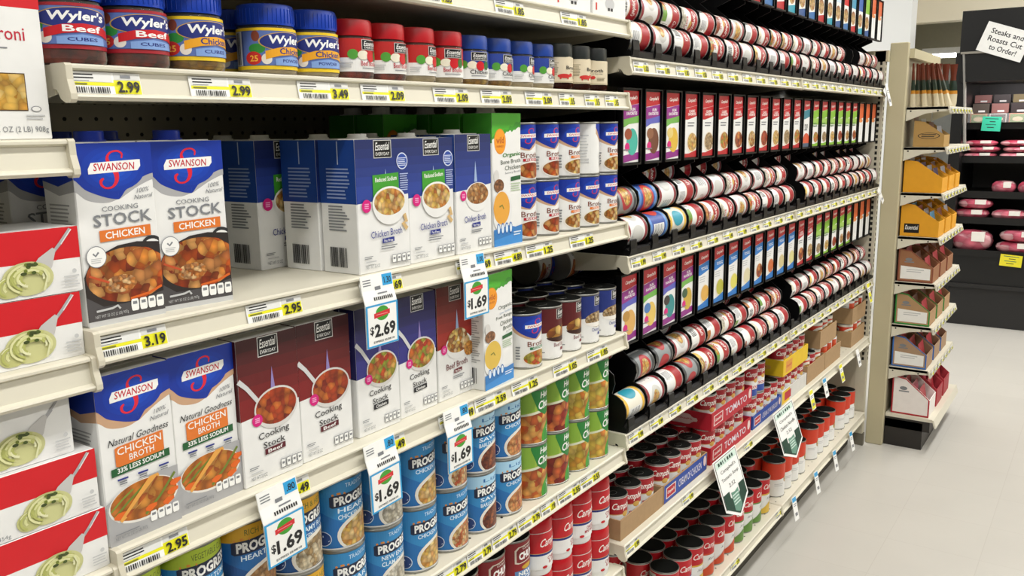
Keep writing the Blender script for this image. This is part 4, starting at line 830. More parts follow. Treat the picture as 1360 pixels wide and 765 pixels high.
def lane_parts(row, i, hidden=False):
    x0, x1 = .001, LANE-.001; c = LANE/2
    if 'base' not in _cc:
        _cc['base'] = MB().box(x0, .002, 0, x1, .40, .014, PLASTIC).prism([(.002, .0), (-.006, .0), (-.006, .012), (.002, .016)], x0, x1, PLASTIC).mesh('base')
        dv = [(.005, .014), (.40, .014), (.40, .352), (.032, .352), (.032, .19), (.075, .172), (.05, .151), (.030, .135), (.0265, .114), (.034, .09), (.02, .085), (.006, .076), (-.0025, .058), (-.0035, .045), (.0, .025)]
        _cc['div'] = MB().prism(dv, x0, x0+.0035, PLASTIC).mesh('divider')
        st = [(.0, .0), (-.008, .003), (-.010, .015), (-.0085, .034), (-.006, .036), (-.005, .024), (-.004, .012), (.002, .012)]
        _cc['stop'] = MB().prism(st, .004, .034, PLASTIC).mesh('front_stop'); _cc['dark_backing'] = MB().box(x0, .20, .014, x1, .21, .36, PLASTIC).box(x0+.003, .034, .352, x1, .2, .358, PLASTIC).mesh('dark_backing')  # black back and top plates; back plate added to make the lane dark
        fw, fh = .092, CDH+.012; a, b = c-fw/2, c+fw/2; z = .198
        _cc['frame'] = MB().box(a, .022, z, b, .030, z+fh, PLASTIC).box(a, .0165, z, a+.004, .022, z+fh, PLASTIC).box(b-.004, .0165, z, b, .022, z+fh, PLASTIC).box(a, .0165, z, b, .022, z+.004, PLASTIC).box(a, .0165, z+fh-.003, b, .022, z+fh, PLASTIC).mesh('card_frame')
    key = (row, i)
    p = PR(flat(CDW, CDH, .0215, c, .204)); p.asp = CDH/CDW; cards(row)[i](p)
    return [('base', _cc['base'], None), ('divider', _cc['div'], None), ('front_stop', _cc['stop'], None), ('dark_backing', _cc['dark_backing'], None), ('card_frame', _cc['frame'], None), ('header_card', p.done('header_card'), 4)]
ROWN = {1: 'top', 2: 'middle', 3: 'lowest'}
RR = random.Random(21)
def lying(K, x, y, z, lab, G):
    return K.put((x-CHh/2, y, z), lab, G, (0, PI/2, 0) if False else Matrix.Rotation(RR.uniform(0, 2*PI), 3, 'X').to_4x4().to_3x3().__matmul__(Matrix.Rotation(PI/2, 3, 'Y')).to_euler())
special = {(2, 0, 0): C_WHT, (2, 1, 0): C_BLU, (2, 2, 0): C_TEA, (2, 0, 1): C_GRY, (2, 1, 1): C_BLU, (3, 0, 0): C_TEA, (3, 1, 0): C_WHT, (3, 3, 0): C_GRY, (3, 1, 1): C_GRY, (3, 2, 1): C_GRY, (3, 0, 1): None, (2, 11, 0): None, (2, 11, 1): None, (3, 11, 0): None, (3, 11, 1): None,
           (1, 12, 1): C_WHT, (3, 12, 1): C_CRM, (2, 4, 1): C_WHT, (1, 17, 1): None, (1, 18, 1): None}
for row, z in ((1, Z1), (2, Z2), (3, Z3)):
    for i in range(22):
        x = LX0+i*LANE
        skip = ('header_card', 'card_frame', 'dark_backing') if row == 1 and i < 6 else ()
        K = Kind('can_dispenser', 'dispenser', lane_parts(row, i))
        K.put((x, 0, z), 'black can dispenser lane on the %s dispenser shelf, %s lane from the left' % (ROWN[row], ORD[i]), 'black can dispenser lanes', skip=skip)
        for lv, (yy, zz) in enumerate(((.0325, .0485), (.062, .114), (.118, .165))):
            if lv == 2 and not (row > 1 and RR.random() < .62): continue
            kk = special.get((row, i, lv), 0)
            if kk is None: continue
            if kk == 0: kk = CAMPS[RR.randrange(8)] if i < 19 else (C_BRO if RR.random() < .5 else C_WHT)
            if lv == 1 and (row, i) == (2, 2): yy -= .0
            lying(kk, x+LANE/2+.002, yy, z+zz, 'soup can lying in the %s %s dispenser lane from the left, %s' % (ORD[i], ROWN[row], ('front can', 'upper can', 'rear can')[lv]), 'cans lying in the dispensers')

# ================================================================ trays and tall cans of the soup section
def tray_kind(w_, d_, h_, mat, deco=None, left=None):
    t = .003
    body = MB().box(0, 0, 0, w_, d_, t, mat).box(0, 0, t, w_, t, h_, mat).box(0, d_-t, t, w_, d_, h_, mat).box(0, t, t, t, d_-t, h_, mat).box(w_-t, t, t, w_, d_-t, h_, mat)
    P = [('tray', body.mesh('tray'), None)]
    if deco: p = PR(lambda u, v, o: (u*w_, -o, v*h_)); p.asp = h_/w_; deco(p); P.append(('printed_front', p.done('printed_front'), 0))
    if left: p = PR(lambda u, v, o: (-o, (1-u)*d_, v*h_)); p.asp = h_/d_; left(p); P.append(('printed_side', p.done('printed_side'), 0))
    return Kind('cardboard_tray', 'tray', P)
def badge(p, c1, c2):
    for a in range(6): p.ell(.55+.18*math.cos(a*PI/3), .5+.22*math.sin(a*PI/3), .08, .12, c1, 8)
    p.ell(.55, .5, .22, .3, c1, 12); p.rect(.30, .4, .80, .62, c1); p.txt("Campbell's", .36, .45, .74, .57, c2, .02, .3)
BRNB, REDB, BLUB, YELB = CARD, M('#b5182c', .6), M('#27489c', .6), M('#e2bd1c', .6)
def deco_soup(c, word, badgec=None):
    def f(p):
        p.rect(.01, .03, .99, .97, c); p.rect(.05, .2, .26, .8, M('#e8d8d4')); p.rect(.065, .25, .245, .75, REDB); p.txt("Campbell's", .08, .38, .23, .6, CSC, .02, .3); p.txt(word, .32, .3, .86, .72, M('#dcd8e4'), .01); p.ell(.94, .6, .035, .3, M('#e8d0cc'), 8)
    return f
T_BRN = tray_kind(.236, .225, .052, CARD); T_BLU = tray_kind(.290, .225, .052, CARD, deco_soup(BLUB, 'CREAM OF CHICKEN'), lambda p: p.rect(.02, .03, .98, .97, BLUB))
T_RED = tray_kind(.335, .225, .052, REDB, deco_soup(REDB, 'TOMATO'), lambda p: (p.rect(.02, .03, .98, .97, REDB), badge(p, M('#d9b8b4'), REDB)))
T_BLU2 = tray_kind(.285, .225, .045, BLUB, deco_soup(BLUB, 'CREAM OF MUSHROOM'), lambda p: p.rect(.02, .03, .98, .97, BLUB))
T_YEL = tray_kind(.29, .225, .058, YELB, lambda p: (p.rect(.01, .03, .99, .97, YELB), p.rect(.1, .15, .35, .85, M('#d8902c')), p.txt("Campbell's", .12, .4, .33, .6, RED, .02, .3)), lambda p: (p.rect(.02, .03, .98, .97, YELB), badge(p, M('#dca848'), RED)))
T_GRY = tray_kind(.29, .225, .05, M('#d4d2cc', .6), lambda p: (p.rect(.01, .03, .3, .97, YELB), p.rect(.3, .03, .99, .97, M('#d4d2cc', .6)), p.rect(.1, .2, .35, .8, REDB)))
T_BR2 = tray_kind(.235, .225, .07, CARD)
GT = 'cardboard can trays'; GC = 'small soup cans in the cardboard trays'
DCAN = can_kind('soup_can', CR, CHh, lambda p: camp(p, M('#2c4a9c'), None), lid=LID_REFL); ORED = can_kind('soup_can', CR, CHh, lambda p: other(p, M('#c43a20'), M('#e8e2d4'), M('#d9d4c8')), lid=LID_REFL); WCAN = can_kind('soup_can', CR, CHh, lambda p: (p.rect(-.5, 0, 1.5, 1, WHITE), p.rect(.2, .1, .6, .9, M('#cf4a20')), p.lines(-.2, .2, .1, .8, 6, LGREY)), lid=LID_REFL)
def tray(K, x, z, name, cans, n, rows, canz=.003, y=.012, d=.0725, skipl=()):
    K.put((x, y, z), name+', holding small soup cans', GT)
    for r in range(rows):
        for i in range(n):
            cans[(i+r) % len(cans)].put((x+.037+i*d, y+.038+r*.0705, z+canz), 'soup can in %s, row %s, %s from left' % (name.split(',')[0], ('one', 'two', 'three')[r], ORD[i]), GC, (0, 0, RR.uniform(-.45, .1)))
s4 = Z4
tray(T_BRN, 1.238, s4, 'nearest plain brown tray', [DCAN], 3, 3)
tray(T_BLU, 1.478, s4, 'brown tray with blue front strip', [DCAN, C_TOM, DCAN, C_BRO], 4, 3, d=.071)
tray(T_RED, 1.795, s4, 'lower red tray', [C_TOM, C_CRM], 4, 3, d=.0735+.004); tray(T_RED, 1.795, s4+.1045, 'upper red tray', [C_TOM], 4, 3, d=.0775)
tray(T_BLU2, 2.150, s4, 'blue tray beside the red ones', [C_TOM, DCAN], 4, 3, d=.071)
for r in range(2):
    for i in range(2): DCAN.put((2.15+.037+i*.071, .05+r*.0705, s4+.1045), 'soup can stacked loose above the blue tray, row %s, %s' % (('one', 'two')[r], ('left', 'right')[i]), GC, (0, 0, -.2))
tray(T_GRY, 2.445, s4, 'white fronted yellow ended tray', [C_TOM], 4, 3, d=.072); tray(T_YEL, 2.445, s4+.1045, 'yellow tray on top of the white one', [C_TOM], 4, 3, d=.072)
tray(T_BR2, 2.745, s4, 'left far low brown tray', [ORED, C_TOM], 3, 3, d=.072); tray(T_BR2, 2.985, s4, 'right far low brown tray', [WCAN], 3, 3, d=.072); tray(T_BR2, 2.90, s4+.1045, 'brown tray stacked on two others', [ORED], 3, 3, d=.072)
tray(T_BR2, 3.40, s4, 'lower brown tray at the aisle end', [ORED, WCAN], 3, 3, d=.072); tray(T_BR2, 3.40, s4+.1045, 'upper brown tray at the aisle end', [WCAN, ORED], 3, 3, d=.072)

# tall cans on the floor level shelf
TR_, TH_ = .0415, .132
def tall(p, low, style):
    p.rect(-.5, 0, 1.5, 1, WHITE)
    if style == 'red':
        p.rect(-.5, .56, 1.5, .99, SRED); script(p, .3, .66, 1.0, .86, .02); p.rect(-.5, .53, 1.5, .57, low if low else M('#c9a86a')); p.rect(-.45, .1, -.05, .95, M('#cfcac0')); p.lines(-.4, .15, -.1, .9, 10, GREYINK); p.txt('Soup', .4, .38, .8, .46, GREYINK, 0, .3)
        if low: p.st([.2, .5, .8, 1.2], [0]*4, [.1, .3, .32, .15], low)
    else:
        p.st([-.5, .2, .6, 1.5], [.5, .5, .56, .5], [1]*4, M('#cf3a1c')); p.ell(.75, .5, .25, .14, low or F_NOOD, 12); p.lines(.2, .3, .5, .4, 2, LGREY); p.lines(-.3, .1, .0, .45, 5, LGREY)
TK = [can_kind('tall_soup_can', TR_, TH_, lambda p, l=l, s_=s_: tall(p, l, s_), lid=LID_REFL, ring=False) for l, s_ in ((M('#2c4a9c'), 'red'), (M('#d9b23c'), 'red'), (M('#c9481f'), 'red'), (M('#5f8a3c'), 'red'), (None, 'o'), (F_VEG, 'o'))]
G = 'tall soup cans on the floor level shelf'
seq = [0, 0, 1, 2, 2, 2, 3, 3, 3, 1, 1, 4, 4, 4, 5, 5, 4, 4, 5, 5, 4, 4, 4, 4]
for r in range(3):
    for i in range(24):
        x = 1.595+i*.0852+(.0 if r == 0 else .004)
        if i in (10, 15, 20) and r == 0: continue
        if x > 3.62: continue
        if r == 0 and i == 0: x = 1.592
        TK[seq[i]].put((x, .0575+r*.0855, Z5), 'tall soup can on the floor level shelf, row %s from the front, %s from left' % (('one', 'two', 'three')[r], ORD[i]), G, (0, 0, RR.uniform(-.35, .1)))

# ================================================================ price tags and signs
_tag = {}
def tag_mesh(w_, price, style=0):
    w_ = round(w_, 3); k_ = (w_, price, style)
    if k_ in _tag: return _tag[k_]
    def mp(u, v, o): return (u*w_, -.0066+v*.0042-o, -.0297+v*.0222)
    card = MB().add([(0, -.0060, -.0297), (w_, -.0060, -.0297), (w_, -.0018, -.0075), (0, -.0018, -.0075), (0, -.0066, -.0297), (w_, -.0066, -.0297), (w_, -.0024, -.0075), (0, -.0024, -.0075)],
        [(0, 1, 2, 3), (4, 7, 6, 5), (0, 4, 5, 1), (1, 5, 6, 2), (2, 6, 7, 3), (3, 7, 4, 0)], PAPER)
    p = PR(mp); p.asp = .0222/w_; p.rect(.005, .01, .995, .99, PAPER)
    p.rect(.62, .02, .99, .66, YELLOW); p.rect(.02, .38, .64, .54, YELLOW); p.rect(.02, .55, .60, .98, M('#dfe0dc', .6)); p.rect(.63, .68, .99, .98, M('#d6d6d2', .6))
    p.lines(.05, .66, .36, .95, 2, INK, .1, len(price)); p.lines(.05, .57, .3, .63, 1, GREYINK); p.rect(.05, .41, .26, .49, M('#7a7a20')); p.rect(.72, .76, .86, .9, GREYINK)
    p.bars(.08, .05, .56, .32, 16, INK, 3); p.txt(price, .655, .08, .965, .62, INK, .03)
    _tag[k_] = (card.mesh('card'), p.done('printed_price')); return _tag[k_]
def price(px0, px1, z, t, lab):
    x0, x1 = xat(px0, -.005, z-.02), xat(px1, -.005, z-.02); c, p = tag_mesh(x1-x0, t)
    o = single('price_tag', c, (x0, -.0003, z), lab, 'price tag', 'shelf price tags'); link('printed_price', p, o)
for z, nm, L in ((ZT, 'top shelf lip', [(560, 600, '1.85'), (657, 696, '1.85'), (745, 779, '1.85')]),
        (ZA, 'jar shelf lip', [(88, 188, '2.99'), (252, 334, '2.99'), (396, 463, '3.49'), (480, 537, '2.09'), (576, 622, '2.09'), (639, 680, '2.09'), (698, 733, '2.09'), (743, 763, '.15'), (777, 796, '.15'), (804, 821, '.15')]),
        (ZB, 'stock carton shelf lip', [(128, 222, '3.19'), (328, 401, '2.95'), (478, 534, '2.69'), (606, 652, '2.69'), (657, 693, '4.89'), (699, 734, '1.25'), (757, 788, '1.25')]),
        (ZC, 'maroon carton shelf lip', [(158, 250, '2.95'), (345, 411, '2.49'), (484, 538, '2.49'), (583, 629, '2.49'), (631, 672, '2.59'), (680, 714, '1.25'), (735, 766, '1.05'), (780, 807, '1.05')]),
        (ZD, 'blue soup can shelf lip', [(572, 620, '2.79'), (621, 652, '2.79'), (654, 686, '2.79'), (688, 717, '2.79'), (719, 737, '.19'), (741, 770, '2.55'), (771, 796, '2.55')])):
    for i, (a, b, t) in enumerate(L): price(a, b, z, t, 'price tag reading %s, %s from left on the %s' % (t, ORD[i], nm))
for z, nm, t in ((Z1, 'top dispenser shelf', '1.00'), (Z2, 'middle dispenser shelf', '1.99'), (Z3, 'lowest dispenser shelf', '1.99')):
    for i in range(22):
        c, p = tag_mesh(.072, t); o = single('price_tag', c, (LX0+i*LANE+.015, -.0003, z), 'small price tag under the %s lane of the %s' % (ORD[i], nm), 'price tag', 'dispenser price tags'); link('printed_price', p, o)
for i, (x, z, t) in enumerate(((1.232, Z4, '1.99'), (1.56, Z4, '1.99'), (2.03, Z4, '1.99'), (1.71, Z5, '2.99'), (1.95, Z5, '2.79'), (2.38, Z5, '2.79'))):
    c, p = tag_mesh(.072, t); o = single('price_tag', c, (x, -.0003, z), 'small yellow price tag, %s on the lip of the %s shelf' % (ORD[i % 3], ('tray', 'floor level')[i//3]), 'price tag', 'low price tags'); link('printed_price', p, o)
# sale tags hanging over the lip
SBL = M('#2f9fd8')
def sale_mesh(t, cents):
    w_, h_ = .066, .105
    pr = [(-.0135, .002), (-.0142, .002), (-.0170, -.02), (-.0225, -.038), (-.0225, -.103), (-.0217, -.103), (-.0217, -.038), (-.0162, -.02)]
    card = MB().prism(pr, -w_/2, w_/2, PAPER)
    def yy(z): return -.0142-(.0028*(-z/.02)) if z > -.02 else -.0170-.0055*min(1, (-z-.02)/.018)
    def mp(u, v, o): z = .001-v*.103; return ((u-.5)*w_, yy(z)-o-.0002, z)
    p = PR(mp); p.asp = h_/w_; fl = lambda *a: None
    def R_(u0, v0, u1, v1, m): # v measured from the top
        n = 6; p.mb  # split so that it follows the curl
        o = p.off(); vs = []; fs = []
        for i in range(n+1): v = v0+(v1-v0)*i/n; vs += [mp(u0, v, o), mp(u1, v, o)]
        for i in range(n): fs.append((2*i, 2*i+2, 2*i+3, 2*i+1))
        p.mb.add(vs, fs, m)
    R_(.01, .005, .99, .40, PAPER); R_(.66, .01, .98, .17, SBL); p.txt(cents, .72, .14, .94, .05, INK, .02)
    for i in range(3): R_(.06, .05+i*.035, .3, .065+i*.035, GREYINK)
    R_(.40, .16, .58, .21, GREYINK); R_(.45, .25, .75, .27, GREYINK)
    for i in range(10): R_(.3+i*.06, .30, .335+i*.06, .345, INK)
    R_(.0, .40, 1, 1.0, SBL); R_(.05, .425, .95, .975, PAPER)
    p.ell(.5, .535, .21, .105, GREEN, 14); p.st([.24, .74], [.595, .565], [.525, .495], M('#d0242c')); p.lines(.3, .535, .68, .56, 1, M('#e88a8c'))
    p.txt('$', .10, .83, .22, .70, INK, .02); p.txt(t, .24, .87, .90, .675, INK, .035); p.txt('EXPIRES 05/08/18', .2, .945, .85, .915, INK, .01)
    return card.mesh('card'), p.done('printed_price')
for z, pa, pb, t, c_, lab, rz in ((ZC, 344, 402, '1.69', '.80', 'hanging $1.69 sale tag in front of the maroon cartons, nearest of five', -.05), (ZC, 485, 531, '1.69', '.80', 'hanging $1.69 sale tag between the maroon and purple cartons', -.04), (ZC, 591, 627, '1.69', '.80', 'hanging $1.69 sale tag under the red beef broth carton', 0),
        (ZB, 484, 525, '2.69', '1.30', 'hanging $2.69 sale tag on the stock carton shelf', 0), (ZB, 615, 646, '1.69', '1.00', 'hanging $1.69 sale tag above the green organic carton', 0)):
    x0, x1 = xat(pa, -.02, z-.05), xat(pb, -.02, z-.05); c, p = sale_mesh(t, c_)
    o = single('sale_tag', c, ((x0+x1)/2, 0, z), lab, 'sale tag', 'blue bordered sale tags', (0, rz, 0)); link('printed_price', p, o)
# green store signs
DKG = M('#083a2b', .6)
def store_sign(l1, l2, x0, x1, z0, z1, lab):
    w_, h_ = x1-x0, z1-z0
    card = MB().prism([(0, 0), (w_, 0), (w_, -.78*h_), (w_*.5, -h_), (0, -.78*h_)], -.0012, 0, PAPER, 'Y')
    p = PR(lambda u, v, o: (u*w_, -.0012-o, v*h_-h_)); p.asp = h_/w_
    p.st([.03, .97], [.24, .24], [.98, .98], INK); p.st([.05, .95], [.25]*2, [.97]*2, PAPER); p.rect(.06, .86, .94, .96, M('#cfe4d8')); p.bars(.16, .885, .84, .935, 7, DKG, 2)
    p.txt(l1, .18, .74, .82, .81, INK); p.txt(l2, .14, .62, .86, .69, INK); p.txt('2.52', .36, .50, .62, .56, INK)
    p.st([.05, .5, .95], [.25, .05, .25], [.46, .27, .46], DKG); p.rect(.05, .25, .3, .46, DKG); p.rect(.70, .25, .95, .46, DKG); p.st([.35, .5, .65], [.14, .08, .14], [.42, .40, .42], M('#5f8f7c')); p.lines(.37, .2, .63, .38, 4, M('#c8dcd2'), .1)
    o = single('store_sign', card.mesh('card'), (x0, -.0165, z1), lab, 'sign', 'green and white store signs', (-.32, .0, 0)); link('printed_face', p.done('printed_face'), o)
store_sign("Campbell's", 'Tomato Soup', 1.735, 1.91, .385, .572, 'white sign with green pointed foot hanging below the red trays')
store_sign("Campbell's", 'Chicken Noodle', 2.255, 2.46, .385, .565, 'white sign with green pointed foot hanging below the yellow trays')
# small hanging tags
def small_tag(x, z, top, low, lab, h_=.075, w_=.045, tilt=0, y=-.014):
    card = MB().prism([(-w_/2, 0), (w_/2, 0), (w_/2, -h_), (-w_/2, -h_)], -.0008, 0, PAPER, 'Y')
    p = PR(lambda u, v, o: ((u-.5)*w_, -.0008-o, -h_+v*h_)); p.asp = h_/w_; p.rect(.02, .01, .98, .99, PAPER); p.rect(.05, .78, .95, .97, top); p.rect(.05, .04, .95, .52, low); p.rect(.25, .18, .8, .32, GREYINK); p.lines(.15, .57, .85, .72, 2, GREYINK)
    o = single('small_tag', card.mesh('card'), (x, y, z), lab, 'tag', 'small hanging tags', (-.25, tilt, 0)); link('printed_face', p.done('printed_face'), o)
for i, x in enumerate((2.55, 2.83, 3.10, 3.37)): small_tag(x, Z5-.005, SBL, PAPER, 'small white tag with blue top on the floor level shelf, %s from left' % ORD[i], .085, .05, .12)
small_tag(2.70, Z4-.004, YELLOW, YELLOW, 'small yellow tag hanging under the far brown trays, left one'); small_tag(2.88, Z4-.004, SBL, PAPER, 'small white tag hanging between two yellow tags'); small_tag(3.12, Z4-.004, YELLOW, YELLOW, 'small yellow tag under the empty part of the tray shelf'); small_tag(3.40, Z4-.004, PAPER, PAPER, 'small white tag under the aisle end trays')
small_tag(3.52, Z3-.002, YELLOW, YELLOW, 'small yellow tag at the end of the lowest dispenser shelf', .09); small_tag(3.61, Z2-.004, PAPER, PAPER, 'small white tag at the end of the middle dispenser shelf', .075, .03, -.5)
small_tag(3.635, Z1+.02, PAPER, PAPER, 'small white tag at the end of the top dispenser shelf', .10, .045, -.1); small_tag(3.60, Z1-.005, PAPER, PAPER, 'narrow white tag tilted at the end of the top dispenser shelf', .085, .022, -.6)

# ================================================================ snack unit at the end of the run
EX0, EX1 = 3.725, 4.42
GS = 'snack unit shelves'
struct('wall_snack_unit', MB().box(EX0+.03, -.078, .0, EX1, -.055, 1.80, M('#a59d86', .6)), 'beige back panel of the narrow snack unit')
Kind('end_post', 'shelving', [('post', MB().cbox(EX0, -.080, 0, EX0+.03, -.004, 1.857, .003, POST).mesh('post'), None), ('top_rail', MB().box(EX0+.03, -.10, 1.79, EX1, -.08, 1.83, POST).mesh('top_rail'), None)]).put((0, 0, 0), 'broad beige end post between the soup run and the snack unit')
SNZ = [1.578, 1.402, 1.199, 1.000, .790, .588, .384]
for i, z in enumerate(SNZ):
    out = [(-.082, 0), (-.252, 0), (-.252, -.02), (-.22, -.022), (-.16, -.030), (-.082, -.062)]
    P = [('panel', MB().box(EX0+.031, -.25, -.012, EX1, -.081, -.001, SHELF).mesh('panel'), None), ('bracket', MB().prism(out, EX0+.031, EX0+.034, SHELF).mesh('bracket'), None), ('bracket', MB().prism(out, EX1-.003, EX1, SHELF).mesh('bracket'), None),
         ('price_channel', MB().prism([(-.25, 0), (-.257, 0), (-.266, -.030), (-.259, -.030)], EX0+.02, EX1, SHELF).mesh('price_channel'), None)]
    mb = MB()
    for q in (-.10, -.21): mb.add([(EX0+.0305, q+.004*math.cos(a*PI/3), -.018+.004*math.sin(a*PI/3)) for a in range(6)], [(0, 1, 2, 3, 4, 5)], HOLE)
    P.append(('bolt_holes', mb.mesh('bolt_holes'), 1, None, 'stuff'))
    Kind('snack_shelf', 'shelf', P).put((0, 0, z), 'short beige shelf of the snack unit, %s from the top' % ORD[i], GS)
    c, p = tag_mesh(.06, '1.99')
    for k_ in range(7):
        o = single('price_tag', c, (EX0+.03+k_*.092, -.2615, z+.004), 'small price tag on %s snack shelf, %s from left' % (ORD[i], ORD[k_]), 'price tag', 'snack price tags'); link('printed_price', p, o)
DKB = M('#26221e', .5)
Kind('snack_unit_plinth', 'shelving', [('plinth', MB().box(EX0+.032, -.245, 0, EX1, -.081, .13, DKB).mesh('plinth'), None), ('deck', MB().box(EX0+.032, -.285, .14, EX1, -.081, .155, SHELF).mesh('deck'), None), ('apron', MB().box(EX0+.032, -.275, .09, EX1, -.081, .14, DKB).mesh('apron'), None), ('price_channel', MB().prism([(-.285, .156), (-.292, .156), (-.303, .118), (-.296, .118)], EX0+.02, EX1, SHELF).mesh('price_channel'), None)]).put((0, 0, 0), 'dark plinth and base shelf of the snack unit')
GB = 'snack display boxes'
def disp_box(w_, d_, h_, mat, edge, face, lab, x, y, z, packs, pc, logo=None):
    """open display box seen from its side; w_ along the aisle, d_ towards the aisle, slanted side"""
    t = .004; side = [(0, 0), (-d_, 0), (-d_, h_*.45), (-d_*.35, h_*.95), (0, h_)]
    mb = MB().prism(side, 0, t, mat).prism(side, w_-t, w_, mat).box(t, -d_, 0, w_-t, -d_+t, h_*.45, mat).box(t, -t, 0, w_-t, 0, h_, mat).box(t, -d_+t, 0, w_-t, -t, t, mat)
    P = [('box', mb.mesh('box'), None)]
    p = PR(lambda u, v, o: (-o, -u*d_, v*h_)); p.asp = h_/d_
    p.st([0, .35, 1], [0]*3, [1, .95, .45], edge); p.st([.04, .35, .96], [.04]*3, [.96, .91, .45], mat); 
    if face: p.st([.08, .92], [.08, .08], [.48, .42], face); p.lines(.25, .28, .75, .4, 2, LGREY)
    if logo == 'oval': p.ell(.5, .42, .36, .12, INK, 14); p.ell(.5, .42, .33, .10, mat, 14); p.lines(.26, .35, .74, .5, 2, INK, .15)
    elif logo == 'black': p.rect(.1, .1, .5, .38, BLACK); p.txt('Essential', .13, .2, .47, .33, PAPER, .01, .2)
    elif logo == 'small': p.ell(.3, .68, .1, .05, GREYINK, 8); p.rect(.18, .585, .45, .62, GREYINK)
    P.append(('printed_side', p.done('printed_side'), 0)); Kind('display_box', 'box', P).put((x, y, z), lab, GB)
    for k_ in range(packs):
        c = pc[k_ % len(pc)]; yy = y-d_*.12-(d_*.72)*k_/max(1, packs-1); hh = h_*(.86-.42*k_/max(1, packs-1)+.1)+.026
        ww = w_*.38; pm = MB(); n = 8; vs = []; fs = []
        for a in range(n+1):
            v = a/n; th = .006*math.sin(PI*min(1, max(0, v)))+.0006
            for q in (-1, -.5, .5, 1): vs.append((q*ww, -th*(1-abs(q)**3), v*hh))
            for q in (1, .5, -.5, -1): vs.append((q*ww, th*(1-abs(q)**3), v*hh))
        for a in range(n):
            for b in range(8): fs.append((a*8+b, a*8+(b+1) % 8, a*8+8+(b+1) % 8, a*8+8+b))
        fs += [tuple(range(7, -1, -1)), tuple(n*8+b for b in range(8))]; pm.add(vs, fs, c, True)
        o = single('snack_packet', pm.mesh('snack_packet'), (x+w_*.5, yy, z+.005), 'snack packet, %s from the back in %s' % (ORD[k_], lab.replace(' of purple packets', '').replace(' behind the purple packet one', ' second').replace(' with white panel', '').replace(' snack', '').replace('display box', 'box').replace(' from the front', '')), 'packet', 'packets in the snack boxes', (-.18, 0, 0))
ORB = M('#e2a01c', .6); WR = M('#c03040', .35); FOIL = M('#b9bcc4', .3, .4); PUR = M('#5a3a7a', .35); BRP = M('#7a3a22', .35)
bx0 = EX0+.05
disp_box(.15, .125, .115, M('#b08c50', .7), M('#b08c50', .7), None, 'brown carton with black oval logo on second snack shelf', bx0, -.115, SNZ[1]+.001, 4, [BRP, FOIL], 'oval')
disp_box(.15, .16, .145, ORB, ORB, None, 'orange display box of purple packets on third snack shelf, nearest', bx0, -.086, SNZ[2]+.001, 6, [PUR, FOIL, M('#3a2a5a', .35)], None)
disp_box(.15, .16, .145, ORB, ORB, None, 'orange display box behind the purple packet one on third shelf', bx0+.19, -.086, SNZ[2]+.001, 4, [BRP, FOIL]); disp_box(.13, .16, .145, ORB, ORB, None, 'orange display box farthest back on third shelf', bx0+.38, -.086, SNZ[2]+.001, 3, [BRP])
disp_box(.15, .16, .15, ORB, ORB, None, 'orange display box with black logo on fourth snack shelf', bx0, -.086, SNZ[3]+.001, 6, [M('#a8242c', .35), FOIL, M('#3a8fb8', .35)], 'black'); disp_box(.15, .16, .15, ORB, ORB, None, 'orange display box behind the logo one on fourth shelf', bx0+.19, -.086, SNZ[3]+.001, 4, [FOIL, BRP]); disp_box(.13, .16, .15, ORB, ORB, None, 'orange display box farthest back on fourth shelf', bx0+.38, -.086, SNZ[3]+.001, 3, [FOIL])
BRX = M('#9a6a48', .7)
for zi, edge, mat, nm, pc in ((4, M('#8a4a34', .6), BRX, 'brown', BRP), (5, M('#2f8a3c', .6), M('#b08c64', .7), 'green edged', BRP), (6, M('#2f6ab8', .6), M('#a98a6c', .7), 'blue edged', WR)):
    for k_ in range(3): disp_box(.16, .15, .15, mat, edge, PAPER, '%s snack box with white panel on %s shelf, %s from the front' % (nm, ORD[zi], ORD[k_]), bx0+k_*.20, -.088, SNZ[zi]+.001, 4, [pc, WR], 'small')
for k_ in range(3): disp_box(.16, .165, .185, M('#efe9e4', .6) if k_ == 0 else M('#a8323c', .6), M('#b02a34', .6), None, 'red edged white snack box on base shelf, %s from the front' % ORD[k_], bx0+k_*.20, -.10, .156, 5, [WR, M('#d8607a', .3)], 'small')
# tall pouches on the top snack shelf
pm = MB(); vs = []; fs = []; n = 10; mats = []
def pouch_mesh(i):
    b = MB(); prof = [(.0, .016), (.05, .02), (.3, .021), (.5, .018), (.62, .013), (.72, .012), (.95, .016), (1, .017)]
    def ring(v, hw, th): return [(q*hw, -th*(1-q*q), v) for q in (-1, -.5, 0, .5, 1)]+[(q*hw, th*(1-q*q), v) for q in (.5, 0, -.5)]
    H = .19; segs = [(0, .30, M('#d8cdb0', .35)), (.30, .38, M('#c98a2c', .35)), (.38, .62, M('#23352a', .35)), (.62, 1.0, M('#6a2f1c', .35))]
    def at(v):
        for (a, x), (c, y) in zip(prof, prof[1:]):
            if a <= v <= c: return x+(y-x)*(v-a)/(c-a)
    for a, c, m in segs:
        vs = []; fs = []; k_ = 4
        for j in range(k_+1):
            v = a+(c-a)*j/k_; vs += ring(v*H, at(v), .012*(1-.75*v)+.001)
        for j in range(k_):
            for q in range(8): fs.append((j*8+q, j*8+(q+1) % 8, j*8+8+(q+1) % 8, j*8+8+q))
        if a == 0: fs.append(tuple(range(7, -1, -1)))
        if c == 1.0: fs.append(tuple(k_*8+q for q in range(8)))
        b.add(vs, fs, m, True)
    return b.mesh('snack_pouch')
PM = pouch_mesh(0)
for i in range(10):
    y = -.098-i*.0165; single('snack_pouch', PM, (bx0+.03+(i % 3)*.02, y, SNZ[0]+.001), 'tall brown and cream snack pouch on top snack shelf, %s from the post' % ORD[i], 'pouch', 'tall snack pouches', (-.05-.02*i if i < 8 else -.32, 0, .5)).scale = (.5, 1, 1)
